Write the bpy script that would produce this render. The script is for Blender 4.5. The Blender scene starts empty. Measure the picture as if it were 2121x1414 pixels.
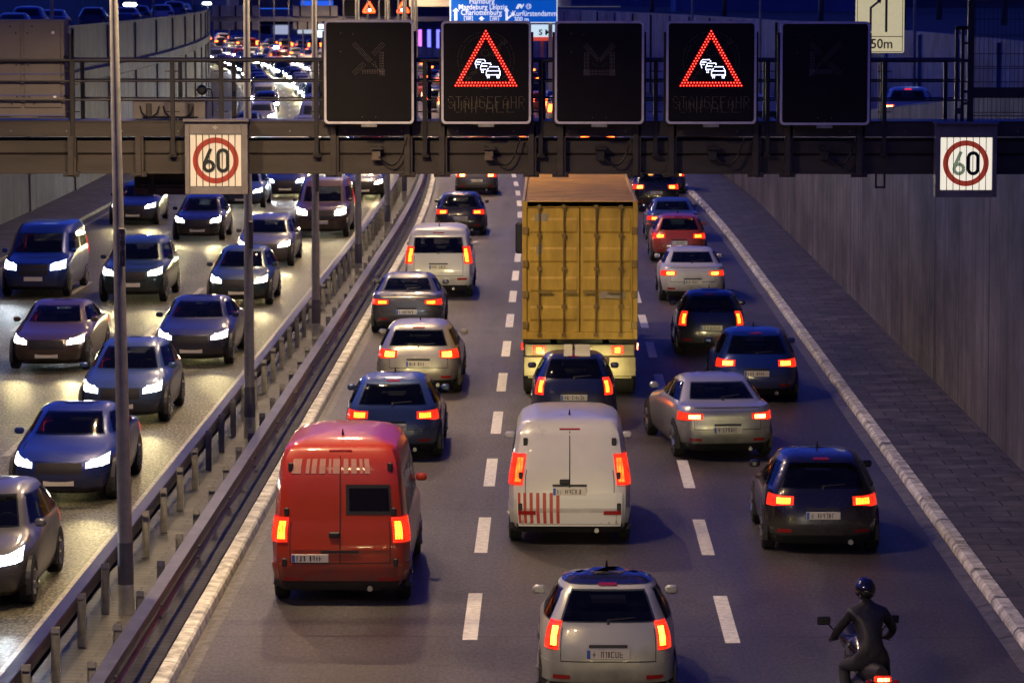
import bpy, math, random
from mathutils import Vector, Matrix, Euler
from bisect import bisect_right
random.seed(7)
scene = bpy.context.scene
col = scene.collection
F, IW, IH, CH = 7000.0, 2121.0, 1414.0, 8.6
PITCH = math.atan(725.0 / F)
YAW = math.atan(81.5 * math.cos(PITCH) / F)
CAM_ROT = Euler((math.pi / 2 - PITCH, 0, YAW), 'XYZ').to_matrix()
CAM = Vector((0, 0, CH))

def ray(px, py):
    return CAM_ROT @ Vector(((px - IW / 2) / F, -(py - IH / 2) / F, -1.0))
def gp(px, py, z=0.0):
    d = ray(px, py); t = (z - CH) / d.z
    return CAM + d * t
def at(px, py, Y):
    d = ray(px, py); return CAM + d * (Y / d.y)

K0, KC = 110.0, 2.87e-4
def cx(Y):
    if Y < K0: return 0.0
    if Y > 620: return -KC * 510 ** 2 - 2 * KC * 510 * (Y - 620)
    return -KC * (Y - K0) ** 2
def heading(Y):
    e = 0.5
    return math.atan(-(cx(Y + e) - cx(Y - e)) / (2 * e))

# ------------------------------------------------------------------ materials
MATS = {}
def mat(name, color, rough=0.5, metal=0.0, spec=0.5, emis=None, estr=0.0, noise=0.0, nscale=4.0, stretch=(1, 1, 1),
        bump=0.0, bscale=40.0, col2=None, coat=0.0, rnoise=0.0):
    if name in MATS: return MATS[name]
    m = bpy.data.materials.new(name); m.use_nodes = True
    nt = m.node_tree; N = nt.nodes; L = nt.links
    b = N['Principled BSDF']
    b.inputs['Base Color'].default_value = (*color, 1)
    b.inputs['Roughness'].default_value = rough
    b.inputs['Metallic'].default_value = metal
    b.inputs['Specular IOR Level'].default_value = spec
    if coat: b.inputs['Coat Weight'].default_value = coat; b.inputs['Coat Roughness'].default_value = 0.08
    if emis is not None:
        b.inputs['Emission Color'].default_value = (*emis, 1)
        b.inputs['Emission Strength'].default_value = estr
    if noise or bump or rnoise:
        tc = N.new('ShaderNodeTexCoord'); mp = N.new('ShaderNodeMapping')
        mp.inputs['Scale'].default_value = stretch
        L.new(tc.outputs['Object'], mp.inputs['Vector'])
    if noise or rnoise:
        nz = N.new('ShaderNodeTexNoise'); nz.inputs['Scale'].default_value = nscale
        nz.inputs['Detail'].default_value = 7; nz.inputs['Roughness'].default_value = 0.65
        L.new(mp.outputs['Vector'], nz.inputs['Vector'])
    if noise:
        cr = N.new('ShaderNodeValToRGB')
        c2 = col2 if col2 else tuple(min(1, c * (1 + noise)) for c in color)
        c1 = tuple(c * (1 - noise) for c in color) if not col2 else color
        cr.color_ramp.elements[0].position = 0.33; cr.color_ramp.elements[1].position = 0.67
        cr.color_ramp.elements[0].color = (*c1, 1); cr.color_ramp.elements[1].color = (*c2, 1)
        L.new(nz.outputs['Fac'], cr.inputs['Fac']); L.new(cr.outputs['Color'], b.inputs['Base Color'])
    if rnoise:
        mr = N.new('ShaderNodeMapRange'); mr.inputs['To Min'].default_value = rough - rnoise; mr.inputs['To Max'].default_value = rough + rnoise
        mr.inputs['From Min'].default_value = 0.3; mr.inputs['From Max'].default_value = 0.7
        L.new(nz.outputs['Fac'], mr.inputs['Value']); L.new(mr.outputs['Result'], b.inputs['Roughness'])
    if bump:
        n2 = N.new('ShaderNodeTexNoise'); n2.inputs['Scale'].default_value = bscale; n2.inputs['Detail'].default_value = 3
        L.new(mp.outputs['Vector'], n2.inputs['Vector'])
        bp = N.new('ShaderNodeBump'); bp.inputs['Strength'].default_value = bump; bp.inputs['Distance'].default_value = 0.02
        L.new(n2.outputs['Fac'], bp.inputs['Height']); L.new(bp.outputs['Normal'], b.inputs['Normal'])
    MATS[name] = m
    return m

def nodes_of(m):
    return m.node_tree.nodes, m.node_tree.links, m.node_tree.nodes['Principled BSDF']

def asphalt(name, base, rough, speck=.35, lane=None, spec=.5):
    m = bpy.data.materials.new(name); m.use_nodes = True
    N, L, b = nodes_of(m)
    tc = N.new('ShaderNodeTexCoord')
    def noise(scale, st=(1, 1, 1), det=6):
        mp = N.new('ShaderNodeMapping'); mp.inputs['Scale'].default_value = st
        L.new(tc.outputs['Object'], mp.inputs['Vector'])
        n = N.new('ShaderNodeTexNoise'); n.inputs['Scale'].default_value = scale; n.inputs['Detail'].default_value = det
        n.inputs['Roughness'].default_value = 0.6
        L.new(mp.outputs['Vector'], n.inputs['Vector']); return n
    big = noise(1.0, (0.9, 0.06, 1)); mid = noise(0.7); fine = noise(55, (1, 1, 1), 2)
    def ramp(n, a, c, p0=0.3, p1=0.7):
        r = N.new('ShaderNodeValToRGB'); r.color_ramp.elements[0].position = p0; r.color_ramp.elements[1].position = p1
        r.color_ramp.elements[0].color = (a, a, a, 1); r.color_ramp.elements[1].color = (c, c, c, 1)
        L.new(n.outputs['Fac'], r.inputs['Fac']); return r
    r1 = ramp(big, 0.72, 1.25); r2 = ramp(mid, 0.85, 1.15); r3 = ramp(fine, 0.55, 1.5)
    def mul(a, c):
        x = N.new('ShaderNodeMixRGB'); x.blend_type = 'MULTIPLY'; x.inputs['Fac'].default_value = 1
        L.new(a, x.inputs['Color1']); L.new(c, x.inputs['Color2']); return x.outputs['Color']
    c = mul(mul(r1.outputs['Color'], r2.outputs['Color']), r3.outputs['Color'])
    # polished wheel tracks and an oil line down each lane
    if lane:
        sx = N.new('ShaderNodeSeparateXYZ'); L.new(tc.outputs['Object'], sx.inputs['Vector'])
        def mth(op, a, b=None):
            q = N.new('ShaderNodeMath'); q.operation = op
            for i_, v_ in enumerate((a, b)):
                if v_ is None: continue
                if isinstance(v_, (int, float)): q.inputs[i_].default_value = v_
                else: L.new(v_, q.inputs[i_])
            return q.outputs[0]
        wob0 = noise(.12, (1, 1, 1), 3); u = mth('ADD', sx.outputs['X'], mth('MULTIPLY', wob0.outputs['Fac'], .35))
        ph = mth('MULTIPLY', mth('ADD', u, lane), 2 * math.pi / 3.5)
        tr = mth('ADD', mth('MULTIPLY', mth('COSINE', mth('MULTIPLY', ph, 2.0)), .13), mth('MULTIPLY', mth('COSINE', ph), -.10))
        tr = mth('ADD', tr, .97)
        cb_ = N.new('ShaderNodeCombineColor')
        for k_ in range(3): L.new(tr, cb_.inputs[k_])
        c = mul(c, cb_.outputs['Color'])
        pat = noise(.16, (1, .35, 1), 2); rp = ramp(pat, .74, 1.06, .47, .49); c = mul(c, rp.outputs['Color'])
        drip = noise(.9, (1, .5, 1), 9); rd_ = ramp(drip, .62, 1.08, .32, .46); c = mul(c, rd_.outputs['Color'])
    grit = noise(9, (2.2, .8, 1), 2); r4 = ramp(grit, 1 - .5 * speck, 1 + .6 * speck, .38, .66); c = mul(c, r4.outputs['Color'])
    t = N.new('ShaderNodeMixRGB'); t.blend_type = 'MULTIPLY'; t.inputs['Fac'].default_value = 1
    t.inputs['Color1'].default_value = (*base, 1); L.new(c, t.inputs['Color2'])
    # tar joints across the lanes, one every 23 m
    sp = N.new('ShaderNodeSeparateXYZ'); L.new(tc.outputs['Object'], sp.inputs['Vector'])
    wob = N.new('ShaderNodeMath'); wob.operation = 'MULTIPLY_ADD'; wob.inputs[1].default_value = 0.25
    L.new(mid.outputs['Fac'], wob.inputs[0]); L.new(sp.outputs['Y'], wob.inputs[2])
    md = N.new('ShaderNodeMath'); md.operation = 'PINGPONG'; md.inputs[1].default_value = 5.6; L.new(wob.outputs[0], md.inputs[0])
    lt = N.new('ShaderNodeMath'); lt.operation = 'LESS_THAN'; lt.inputs[1].default_value = 0.04; L.new(md.outputs[0], lt.inputs[0])
    j = N.new('ShaderNodeMixRGB'); L.new(lt.outputs[0], j.inputs['Fac']); L.new(t.outputs['Color'], j.inputs['Color1'])
    j.inputs['Color2'].default_value = (base[0] * .4, base[1] * .4, base[2] * .4, 1)
    L.new(j.outputs['Color'], b.inputs['Base Color'])
    b.inputs['Specular IOR Level'].default_value = spec
    mr = N.new('ShaderNodeMapRange'); mr.inputs['From Min'].default_value = 0.3; mr.inputs['From Max'].default_value = 0.7
    mr.inputs['To Min'].default_value = rough - 0.1; mr.inputs['To Max'].default_value = rough + 0.1
    av = N.new('ShaderNodeMath'); av.operation = 'MULTIPLY_ADD'; av.inputs[1].default_value = -.5 * speck; L.new(grit.outputs['Fac'], av.inputs[0])
    ad = N.new('ShaderNodeMath'); ad.operation = 'ADD'; ad.inputs[1].default_value = .25 * speck; L.new(av.outputs[0], ad.inputs[0])
    L.new(big.outputs['Fac'], mr.inputs['Value']); L.new(mr.outputs['Result'], av.inputs[2]); L.new(ad.outputs[0], b.inputs['Roughness'])
    bp = N.new('ShaderNodeBump'); bp.inputs['Strength'].default_value = 0.9; bp.inputs['Distance'].default_value = 0.012
    bn = noise(30, (1, 1, 1), 3)
    L.new(bn.outputs['Fac'], bp.inputs['Height']); L.new(bp.outputs['Normal'], b.inputs['Normal'])
    return m

def concrete(name, c1, c2, panel=4.6, axis='Y', bmp=.22):
    """board-marked wall: vertical streaks, wide stains and panel joints"""
    m = bpy.data.materials.new(name); m.use_nodes = True
    N, L, b = nodes_of(m)
    tc = N.new('ShaderNodeTexCoord')
    def noise(scale, st, det=6, ro=.6):
        mp = N.new('ShaderNodeMapping'); mp.inputs['Scale'].default_value = st
        L.new(tc.outputs['Object'], mp.inputs['Vector'])
        n = N.new('ShaderNodeTexNoise'); n.inputs['Scale'].default_value = scale; n.inputs['Detail'].default_value = det
        n.inputs['Roughness'].default_value = ro
        L.new(mp.outputs['Vector'], n.inputs['Vector']); return n
    streak = noise(1.0, (3.4, 3.4, 0.16), 9, .75); stain = noise(0.22, (1, 1, 1.3), 9, .7)
    r = N.new('ShaderNodeValToRGB'); r.color_ramp.elements[0].position = 0.36; r.color_ramp.elements[1].position = 0.64
    r.color_ramp.elements[0].color = (*c1, 1); r.color_ramp.elements[1].color = (*c2, 1)
    L.new(streak.outputs['Fac'], r.inputs['Fac'])
    r2 = N.new('ShaderNodeValToRGB'); r2.color_ramp.elements[0].position = 0.35; r2.color_ramp.elements[1].position = 0.65
    r2.color_ramp.elements[0].color = (.45, .44, .45, 1); r2.color_ramp.elements[1].color = (1.45, 1.43, 1.38, 1)
    L.new(stain.outputs['Fac'], r2.inputs['Fac'])
    x = N.new('ShaderNodeMixRGB'); x.blend_type = 'MULTIPLY'; x.inputs['Fac'].default_value = 1
    L.new(r.outputs['Color'], x.inputs['Color1']); L.new(r2.outputs['Color'], x.inputs['Color2'])
    drip = noise(1.0, (1.3, 1.3, .05), 5, .6); rd = N.new('ShaderNodeValToRGB'); rd.color_ramp.elements[0].position = .34; rd.color_ramp.elements[1].position = .47
    rd.color_ramp.elements[0].color = (.50, .49, .50, 1); rd.color_ramp.elements[1].color = (1, 1, 1, 1); L.new(drip.outputs['Fac'], rd.inputs['Fac'])
    blot = noise(.9, (1, 1, .8), 10, .75); rb = N.new('ShaderNodeValToRGB'); rb.color_ramp.elements[0].position = .4; rb.color_ramp.elements[1].position = .6
    rb.color_ramp.elements[0].color = (.80, .80, .81, 1); rb.color_ramp.elements[1].color = (1.1, 1.1, 1.08, 1); L.new(blot.outputs['Fac'], rb.inputs['Fac'])
    for q in (rd, rb):
        y_ = N.new('ShaderNodeMixRGB'); y_.blend_type = 'MULTIPLY'; y_.inputs['Fac'].default_value = 1
        L.new(x.outputs['Color'], y_.inputs['Color1']); L.new(q.outputs['Color'], y_.inputs['Color2']); x = y_
    sp = N.new('ShaderNodeSeparateXYZ'); L.new(tc.outputs['Object'], sp.inputs['Vector'])
    pp = N.new('ShaderNodeMath'); pp.operation = 'PINGPONG'; pp.inputs[1].default_value = panel; L.new(sp.outputs[axis], pp.inputs[0])
    lt = N.new('ShaderNodeMath'); lt.operation = 'LESS_THAN'; lt.inputs[1].default_value = 0.06; L.new(pp.outputs[0], lt.inputs[0])
    j = N.new('ShaderNodeMixRGB'); L.new(lt.outputs[0], j.inputs['Fac']); L.new(x.outputs['Color'], j.inputs['Color1'])
    j.inputs['Color2'].default_value = (.02, .02, .02, 1)
    L.new(j.outputs['Color'], b.inputs['Base Color']); b.inputs['Roughness'].default_value = 0.75
    bp = N.new('ShaderNodeBump'); bp.inputs['Strength'].default_value = bmp; bp.inputs['Distance'].default_value = 0.03
    L.new(streak.outputs['Fac'], bp.inputs['Height']); L.new(bp.outputs['Normal'], b.inputs['Normal'])
    return m

def paving(name, c1, c2, w=0.7, h=0.5, mortar=0.02):
    m = bpy.data.materials.new(name); m.use_nodes = True
    N, L, b = nodes_of(m)
    tc = N.new('ShaderNodeTexCoord'); br = N.new('ShaderNodeTexBrick')
    mp = N.new('ShaderNodeMapping'); L.new(tc.outputs['Object'], mp.inputs['Vector']); L.new(mp.outputs['Vector'], br.inputs['Vector'])
    br.inputs['Scale'].default_value = 1.0; br.inputs['Brick Width'].default_value = w; br.inputs['Row Height'].default_value = h
    br.inputs['Mortar Size'].default_value = mortar; br.inputs['Bias'].default_value = 0.1
    br.inputs['Color1'].default_value = (*c1, 1); br.inputs['Color2'].default_value = (*c2, 1)
    br.inputs['Mortar'].default_value = tuple(c * .35 for c in c1) + (1,)
    n = N.new('ShaderNodeTexNoise'); n.inputs['Scale'].default_value = 1.4; n.inputs['Detail'].default_value = 8; n.inputs['Roughness'].default_value = .7
    L.new(tc.outputs['Object'], n.inputs['Vector'])
    r = N.new('ShaderNodeValToRGB'); r.color_ramp.elements[0].position = .35; r.color_ramp.elements[1].position = .7
    r.color_ramp.elements[0].color = (.45, .45, .45, 1); r.color_ramp.elements[1].color = (1.3, 1.3, 1.3, 1)
    L.new(n.outputs['Fac'], r.inputs['Fac'])
    x = N.new('ShaderNodeMixRGB'); x.blend_type = 'MULTIPLY'; x.inputs['Fac'].default_value = 1
    L.new(br.outputs['Color'], x.inputs['Color1']); L.new(r.outputs['Color'], x.inputs['Color2'])
    L.new(x.outputs['Color'], b.inputs['Base Color']); b.inputs['Roughness'].default_value = 0.6
    bp = N.new('ShaderNodeBump'); bp.inputs['Strength'].default_value = 0.6; bp.inputs['Distance'].default_value = 0.02
    L.new(x.outputs['Color'], bp.inputs['Height']); L.new(bp.outputs['Normal'], b.inputs['Normal'])
    return m

# ------------------------------------------------------------------ mesh builder
class MB:
    def __init__(self): self.v = []; self.f = []; self.mi = []
    def add(self, vs, fs, mi=0):
        o = len(self.v); self.v += [tuple(p) for p in vs]
        self.f += [tuple(i + o for i in q) for q in fs]; self.mi += [mi] * len(fs); return self
    def box(self, x0, x1, y0, y1, z0, z1, mi=0, bev=0.0):
        if bev <= 0:
            v = [(x, y, z) for z in (z0, z1) for y in (y0, y1) for x in (x0, x1)]
            return self.add(v, [(0, 2, 3, 1), (4, 5, 7, 6), (0, 1, 5, 4), (2, 6, 7, 3), (0, 4, 6, 2), (1, 3, 7, 5)], mi)
        b = min(bev, (x1 - x0) / 2.1, (y1 - y0) / 2.1, (z1 - z0) / 2.1)
        import itertools
        v = []; idx = {}
        for sx, sy, sz in itertools.product((0, 1), repeat=3):
            X = (x0, x1)[sx]; Y = (y0, y1)[sy]; Z = (z0, z1)[sz]
            ix = (x0 + b, x1 - b)[sx]; iy = (y0 + b, y1 - b)[sy]; iz = (z0 + b, z1 - b)[sz]
            for k, p in enumerate(((X, iy, iz), (ix, Y, iz), (ix, iy, Z))):
                idx[(sx, sy, sz, k)] = len(v); v.append(p)
        f = []
        I = lambda a, k: idx[(*a, k)]
        for k in range(3):
            for s in (0, 1):
                o = [q for q in range(3) if q != k]; cs = []
                for a, c in ((0, 0), (1, 0), (1, 1), (0, 1)):
                    t = [0, 0, 0]; t[k] = s; t[o[0]] = a; t[o[1]] = c; cs.append(I(tuple(t), k))
                f.append(tuple(cs))
        for k in range(3):
            o = [q for q in range(3) if q != k]
            for a in (0, 1):
                for c in (0, 1):
                    t0 = [0, 0, 0]; t0[o[0]] = a; t0[o[1]] = c; t1 = list(t0); t1[k] = 1
                    f.append((I(tuple(t0), o[0]), I(tuple(t1), o[0]), I(tuple(t1), o[1]), I(tuple(t0), o[1])))
        for s in itertools.product((0, 1), repeat=3): f.append(tuple(I(s, k) for k in range(3)))
        # orient
        c = Vector(((x0 + x1) / 2, (y0 + y1) / 2, (z0 + z1) / 2)); ff = []
        for q in f:
            p = [Vector(v[i]) for i in q]; n = (p[1] - p[0]).cross(p[2] - p[0]); m = sum(p, Vector()) / len(p)
            ff.append(q if n.dot(m - c) > 0 else q[::-1])
        return self.add(v, ff, mi)
    def tube(self, pts, r, n=8, mi=0, caps=True):
        pts = [Vector(p) for p in pts]
        rs = r if isinstance(r, (list, tuple)) else [r] * len(pts)
        o = len(self.v); up = None
        for i, p in enumerate(pts):
            d = (pts[min(i + 1, len(pts) - 1)] - pts[max(i - 1, 0)]).normalized()
            if up is None or abs(d.dot(up)) > .95: up = Vector((1, 0, 0)) if abs(d.z) > .8 else Vector((0, 0, 1))
            a = d.cross(up).normalized(); b = d.cross(a).normalized()
            for k in range(n):
                t = 2 * math.pi * k / n
                self.v.append(tuple(p + (a * math.cos(t) + b * math.sin(t)) * rs[i]))
        for i in range(len(pts) - 1):
            for k in range(n):
                q = o + i * n; k2 = (k + 1) % n
                self.f.append((q + k, q + n + k, q + n + k2, q + k2)); self.mi.append(mi)
        if caps:
            self.f.append(tuple(o + k for k in range(n))); self.mi.append(mi)
            e = o + (len(pts) - 1) * n
            self.f.append(tuple(e + k for k in reversed(range(n)))); self.mi.append(mi)
        return self
    def prism(self, pts2, y0, y1, mi=0, plane='xz'):
        """outline in (x,z) extruded along y, or (y,z) along x"""
        n = len(pts2)
        if plane == 'xz': v = [(a, y0, b) for a, b in pts2] + [(a, y1, b) for a, b in pts2]
        elif plane == 'yz': v = [(y0, a, b) for a, b in pts2] + [(y1, a, b) for a, b in pts2]
        else: v = [(a, b, y0) for a, b in pts2] + [(a, b, y1) for a, b in pts2]
        f = [tuple(range(n)), tuple(range(2 * n - 1, n - 1, -1))]
        f += [(i, i + n, (i + 1) % n + n, (i + 1) % n) for i in range(n)]
        return self.add(v, f, mi)
    def disc(self, x, y, z, r, n=8, mi=0, d=0.004):
        """small round lamp facing -y with a little depth"""
        v = [(x + r * math.cos(2 * math.pi * k / n), y, z + r * math.sin(2 * math.pi * k / n)) for k in range(n)]
        v += [(p[0], y + d, p[2]) for p in v[:n]]
        f = [tuple(range(n))] + [(i, i + n, (i + 1) % n + n, (i + 1) % n) for i in range(n)]
        return self.add(v, f, mi)
    def mesh(self, name, mats, smooth=False, angle=40):
        me = bpy.data.meshes.new(name)
        me.from_pydata(self.v, [], self.f)
        for m in (mats if isinstance(mats, (list, tuple)) else [mats]): me.materials.append(m)
        me.polygons.foreach_set('material_index', self.mi)
        if smooth:
            me.polygons.foreach_set('use_smooth', [True] * len(self.f))
            me.set_sharp_from_angle(angle=math.radians(angle))
        me.update(); return me
    def build(self, name, mats, parent=None, smooth=False, angle=40, loc=None):
        me = self.mesh(name, mats, smooth, angle)
        return link(name, me, parent, loc)
def link(name, data, parent=None, loc=None, rot=None):
    o = bpy.data.objects.new(name, data); col.objects.link(o)
    if parent: o.parent = parent
    if loc is not None: o.location = loc
    if rot is not None: o.rotation_euler = rot
    return o
def tag(o, label=None, cat=None, group=None, kind=None):
    if label: o['label'] = label
    if cat: o['category'] = cat
    if group: o['group'] = group
    if kind: o['kind'] = kind
    return o
def thing(name, label, cat, loc=(0, 0, 0), rz=0.0, group=None, kind=None):
    o = bpy.data.objects.new(name, None); col.objects.link(o); o.empty_display_size = .3
    o.location = loc; o.rotation_euler = (0, 0, rz)
    return tag(o, label, cat, group, kind)
def struct(o): o['kind'] = 'structure'; return o
def round_rect(x0, x1, z0, z1, r, n=6):
    p = []
    for (cx_, cz, a0) in ((x1 - r, z1 - r, 0), (x0 + r, z1 - r, 90), (x0 + r, z0 + r, 180), (x1 - r, z0 + r, 270)):
        for k in range(n + 1):
            a = math.radians(a0 + 90 * k / n); p.append((cx_ + r * math.cos(a), cz + r * math.sin(a)))
    return p
def text_mesh(s, size, sx=1.0, ext=0.004, bold=0.0):
    c = bpy.data.curves.new('lettering', 'FONT'); c.body = s; c.size = size; c.align_x = 'CENTER'; c.align_y = 'CENTER'
    c.extrude = ext; c.offset = bold; c.resolution_u = 3
    o = bpy.data.objects.new('lettering', c); col.objects.link(o)
    dg = bpy.context.evaluated_depsgraph_get()
    me = bpy.data.meshes.new_from_object(o.evaluated_get(dg)); bpy.data.objects.remove(o); bpy.data.curves.remove(c)
    # stand upright facing -y
    for v in me.vertices: v.co = Vector((v.co.x * sx, -v.co.z, v.co.y))
    return me
def lettering(name, s, size, m, parent, loc, sx=1.0, bold=0.0, ext=0.004):
    me = text_mesh(s, size, sx, ext, bold); me.materials.clear(); me.materials.append(m)
    return link(name, me, parent, loc)
SKY, LAMPW, EXPO = 2.4, 2300.0, 0.45
# ------------------------------------------------------------------ setting
M_road = asphalt('asphalt_dark', (.062, .058, .057), .50, .4, .67 + 1.75 - .67 - .67 - .1)
M_road2 = asphalt('asphalt_worn', (.088, .083, .056), .55, 1.15, 8.4 + 1.75, .36)
M_mark = mat('road_paint', (.72, .71, .66), .6, noise=.25, nscale=9, bump=.2)
M_markold = mat('road_paint_worn', (.30, .29, .26), .6, noise=.5, nscale=6)
M_kerb = mat('kerb_concrete', (.60, .60, .55), .7, noise=.6, nscale=4, bump=.6, bscale=14)
M_gutter = mat('gutter_stone', (.12, .115, .10), .55, noise=.5, nscale=5, bump=.6, bscale=12)
M_pave = paving('pavement_slabs', (.085, .082, .08), (.14, .135, .125), .75, .55, .016)
M_median = paving('median_slabs', (.055, .054, .052), (.08, .078, .075), .9, .22, .018)
M_wallR = concrete('ramp_wall_concrete', (.105, .10, .098), (.19, .18, .175), 4.6)
M_wallL = concrete('trench_wall_concrete', (.055, .060, .075), (.11, .112, .125), 6.0)
M_wallO = concrete('outer_wall_concrete', (.075, .11, .22), (.12, .16, .30), 9.0)
M_land = mat('dark_earth', (.05, .05, .048), .9, noise=.4, nscale=.3)

def ylist(y0, y1, near=3.0):
    ys = []; y = y0
    while y < y1 - .01:
        ys.append(y); y += near if y < 200 else (8 if y < 400 else 16)
    return ys + [y1]
def ribbon(prof, y0, y1, mb=None, mi=0, zfun=None, step=3.0):
    """cross-section [(x,z)...] swept along the road's curve"""
    mb = mb or MB(); ys = ylist(y0, y1, step); n = len(prof); vs = []; fs = []
    for y in ys:
        c = cx(y); dz = zfun(y) if zfun else 0.0
        vs += [(x + c, y, z + dz) for x, z in prof]
    for i in range(len(ys) - 1):
        for k in range(n - 1):
            a = i * n + k; fs.append((a, a + 1, a + n + 1, a + n))
    return mb.add(vs, fs, mi)

def ramp_z(Y): return max(0.0, 5.4 - .046 * (Y - 88) - .25) if Y > 60 else 5.4 + .046 * 28 - .25
# one big ground sheet to the horizon
g = MB(); g.add([(-4000, -300, -.35), (4000, -300, -.35), (4000, 6000, -.35), (-4000, 6000, -.35)], [(0, 1, 2, 3)])
struct(g.build('ground', M_land))
struct(ribbon([(-4.62, 0), (5.98, 0)], 8, 900).build('road', M_road))
struct(ribbon([(-17.6, 0), (-6.62, 0)], 8, 900).build('oncoming_road', M_road2))
# painted markings
mk = MB(); x1, x2 = -1.078, 2.42
PER = 7.03
p0 = gp(980, 1275).y
for lx, per0 in ((x1, p0), (x2, gp(1507, 1281).y)):
    for k in range(-1, 70):
        yc = per0 + k * PER
        if yc > 480 : break
        a, b = yc - PER / 4, yc + PER / 4
        vs = []
        for y in (a, (a + b) / 2, b): vs += [(lx - .1 + cx(y), y, .006), (lx + .1 + cx(y), y, .006)]
        mk.add(vs, [(0, 1, 3, 2), (2, 3, 5, 4)])
struct(mk.build('lane_markings', M_mark))
mk = MB()
for lx in (-10.15, -13.7):
    for k in range(60):
        y = 20 + k * PER * 1.5 + (2 if lx < -12 else 0)
        vs = []
        for q in (y, y + PER * .6): vs += [(lx - .08 + cx(q), q, .006), (lx + .08 + cx(q), q, .006)]
        mk.add(vs, [(0, 1, 3, 2)])
for lx in (-17.15, -6.95):
    ribbon([(lx - .07, .006), (lx + .07, .006)], 10, 700, mk)
struct(mk.build('oncoming_lane_markings', M_markold))
# kerb on the wall side: pale stones with open joints and a stone gutter
kb = MB(); y = 12.0; rr = random.Random(3)
while y < 420:
    L = 2.33; j = .06; dz = rr.uniform(-.012, .012)
    c = cx(y + L / 2)
    for xa, xb, z0, z1, mi in ((6.20, 6.42, -.1, .14 + dz * .5, 0),):
        a, b = y + j, y + L - j
        vs = [(xa - .02 + c, a, z0), (xb + c, a, z0), (xb + c, a, z1), (xa + .05 + c, a, z1), (xa + c, a, z1 - .05),
              (xa - .02 + c, b, z0), (xb + c, b, z0), (xb + c, b, z1), (xa + .05 + c, b, z1), (xa + c, b, z1 - .05)]
        kb.add(vs, [(0, 1, 2, 3, 4), (9, 8, 7, 6, 5), (0, 4, 9, 5), (4, 3, 8, 9), (3, 2, 7, 8), (2, 1, 6, 7)], 0)
    vs = [(5.98 + c, y + .02, -.004), (6.18 + c, y + .02, .035), (6.18 + c, y + L - .02, .035), (5.98 + c, y + L - .02, -.004),
          (5.98 + c, y + .02, -.1), (6.18 + c, y + .02, -.1), (6.18 + c, y + L - .02, -.1), (5.98 + c, y + L - .02, -.1)]
    kb.add(vs, [(0, 1, 2, 3), (0, 4, 5, 1), (3, 2, 6, 7), (0, 3, 7, 4)], 1)
    y += L
struct(kb.build('kerb', [M_kerb, M_gutter]))
struct(ribbon([(5.9, -.06), (6.5, -.06)], 8, 700).build('kerb_bed', M_gutter))
struct(ribbon([(6.42, .10), (8.6, .135)], 8, 205).build('pavement', M_pave))
# median: left kerb, paved strip
kb = MB(); y = 12.0
while y < 420:
    L = 2.33; j = .012; dz = rr.uniform(-.003, .003); c = cx(y + L / 2); xa, xb = -4.94, -4.73
    prof = [(xa, -.1), (xa, .11 + dz), (xa + .015, .125 + dz), (xb - .03, .12 + dz), (xb - .0, .09 + dz), (xb + .02, -.02), (xb + .02, -.1)]
    a, b = y + j, y + L - j; n = len(prof)
    vs = [(px + c, a, pz) for px, pz in prof] + [(px + c, b, pz) for px, pz in prof]
    kb.add(vs, [(i, i + 1, i + 1 + n, i + n) for i in range(n - 1)] + [tuple(range(n))[::-1], tuple(range(n, 2 * n))])
    y += L
struct(kb.build('median_kerb', M_kerb, smooth=True, angle=25))
struct(ribbon([(-4.72, -.02), (-4.6, .004), (-4.5, .004)], 8, 420).build('gutter', M_gutter))
struct(ribbon([(-6.62, -.1), (-6.62, .12), (-6.45, .13), (-4.97, .09)], 8, 900).build('median_pavement', M_median))
struct(ribbon([(-20.2, .15), (-17.85, .13), (-17.6, .12), (-17.58, -.1)], 8, 900).build('far_pavement', M_pave))
# on-ramp that drops to the motorway on the far side of the near wall, street plateau on both sides
struct(ribbon([(8.62, 0), (17.6, 0)], 8, 205, zfun=ramp_z).build('ramp_road', M_road))
struct(ribbon([(5.98, -.012), (17.6, -.012)], 200, 900).build('merge_lane_road', M_road))
struct(ribbon([(-300, 6.1), (-20.15, 6.1)], 8, 900, step=6).build('upper_street', M_land))
struct(ribbon([(17.9, 6.6), (400, 6.6)], 8, 430, step=6).build('embankment_ground', M_land))

# walls (things)
def wall_top(Y): return max(.95, 5.53 - .046 * (Y - 88)) if Y > 60 else 5.53 + .046 * 28
w = MB(); ys = ylist(14, 205, 2.3); vs = []; fs = []
for y in ys:
    t = wall_top(y); vs += [(8.38, y, -.3), (8.35, y, t), (8.38, y, t + .04), (8.64, y, t + .04), (8.66, y, -.3)]
for i in range(len(ys) - 1):
    for k in range(4): a = i * 5 + k; fs.append((a, a + 1, a + 6, a + 5))
fs += [(0, 1, 2, 3, 4), tuple(range(len(vs) - 5, len(vs)))[::-1]]
w.add(vs, fs)
tag(w.build('retaining_wall', M_wallR), 'grey board-marked concrete wall beside the kerbside pavement, sloping down with the slip road behind it', 'wall', kind='thing')
w = MB(); ribbon([(-20.0, -.3), (-20.03, 4.6), (-19.86, 4.7), (-19.86, 5.15), (-20.05, 5.25), (-20.05, 7.15), (-20.3, 7.15), (-20.3, 6.0)], 8, 560, w, step=3)
for k in range(30):   # pilasters
    y = 60 + k * 14.0; c = cx(y)
    w.box(-20.2 + c, -19.95 + c, y, y + .8, -.2, 4.6); w.box(-20.2 + c, -19.97 + c, y, y + .8, 5.25, 7.0)
tag(w.build('retaining_wall', M_wallL), 'tall curved concrete wall with a ledge, below the street with parked cars', 'wall', kind='thing')
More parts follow.
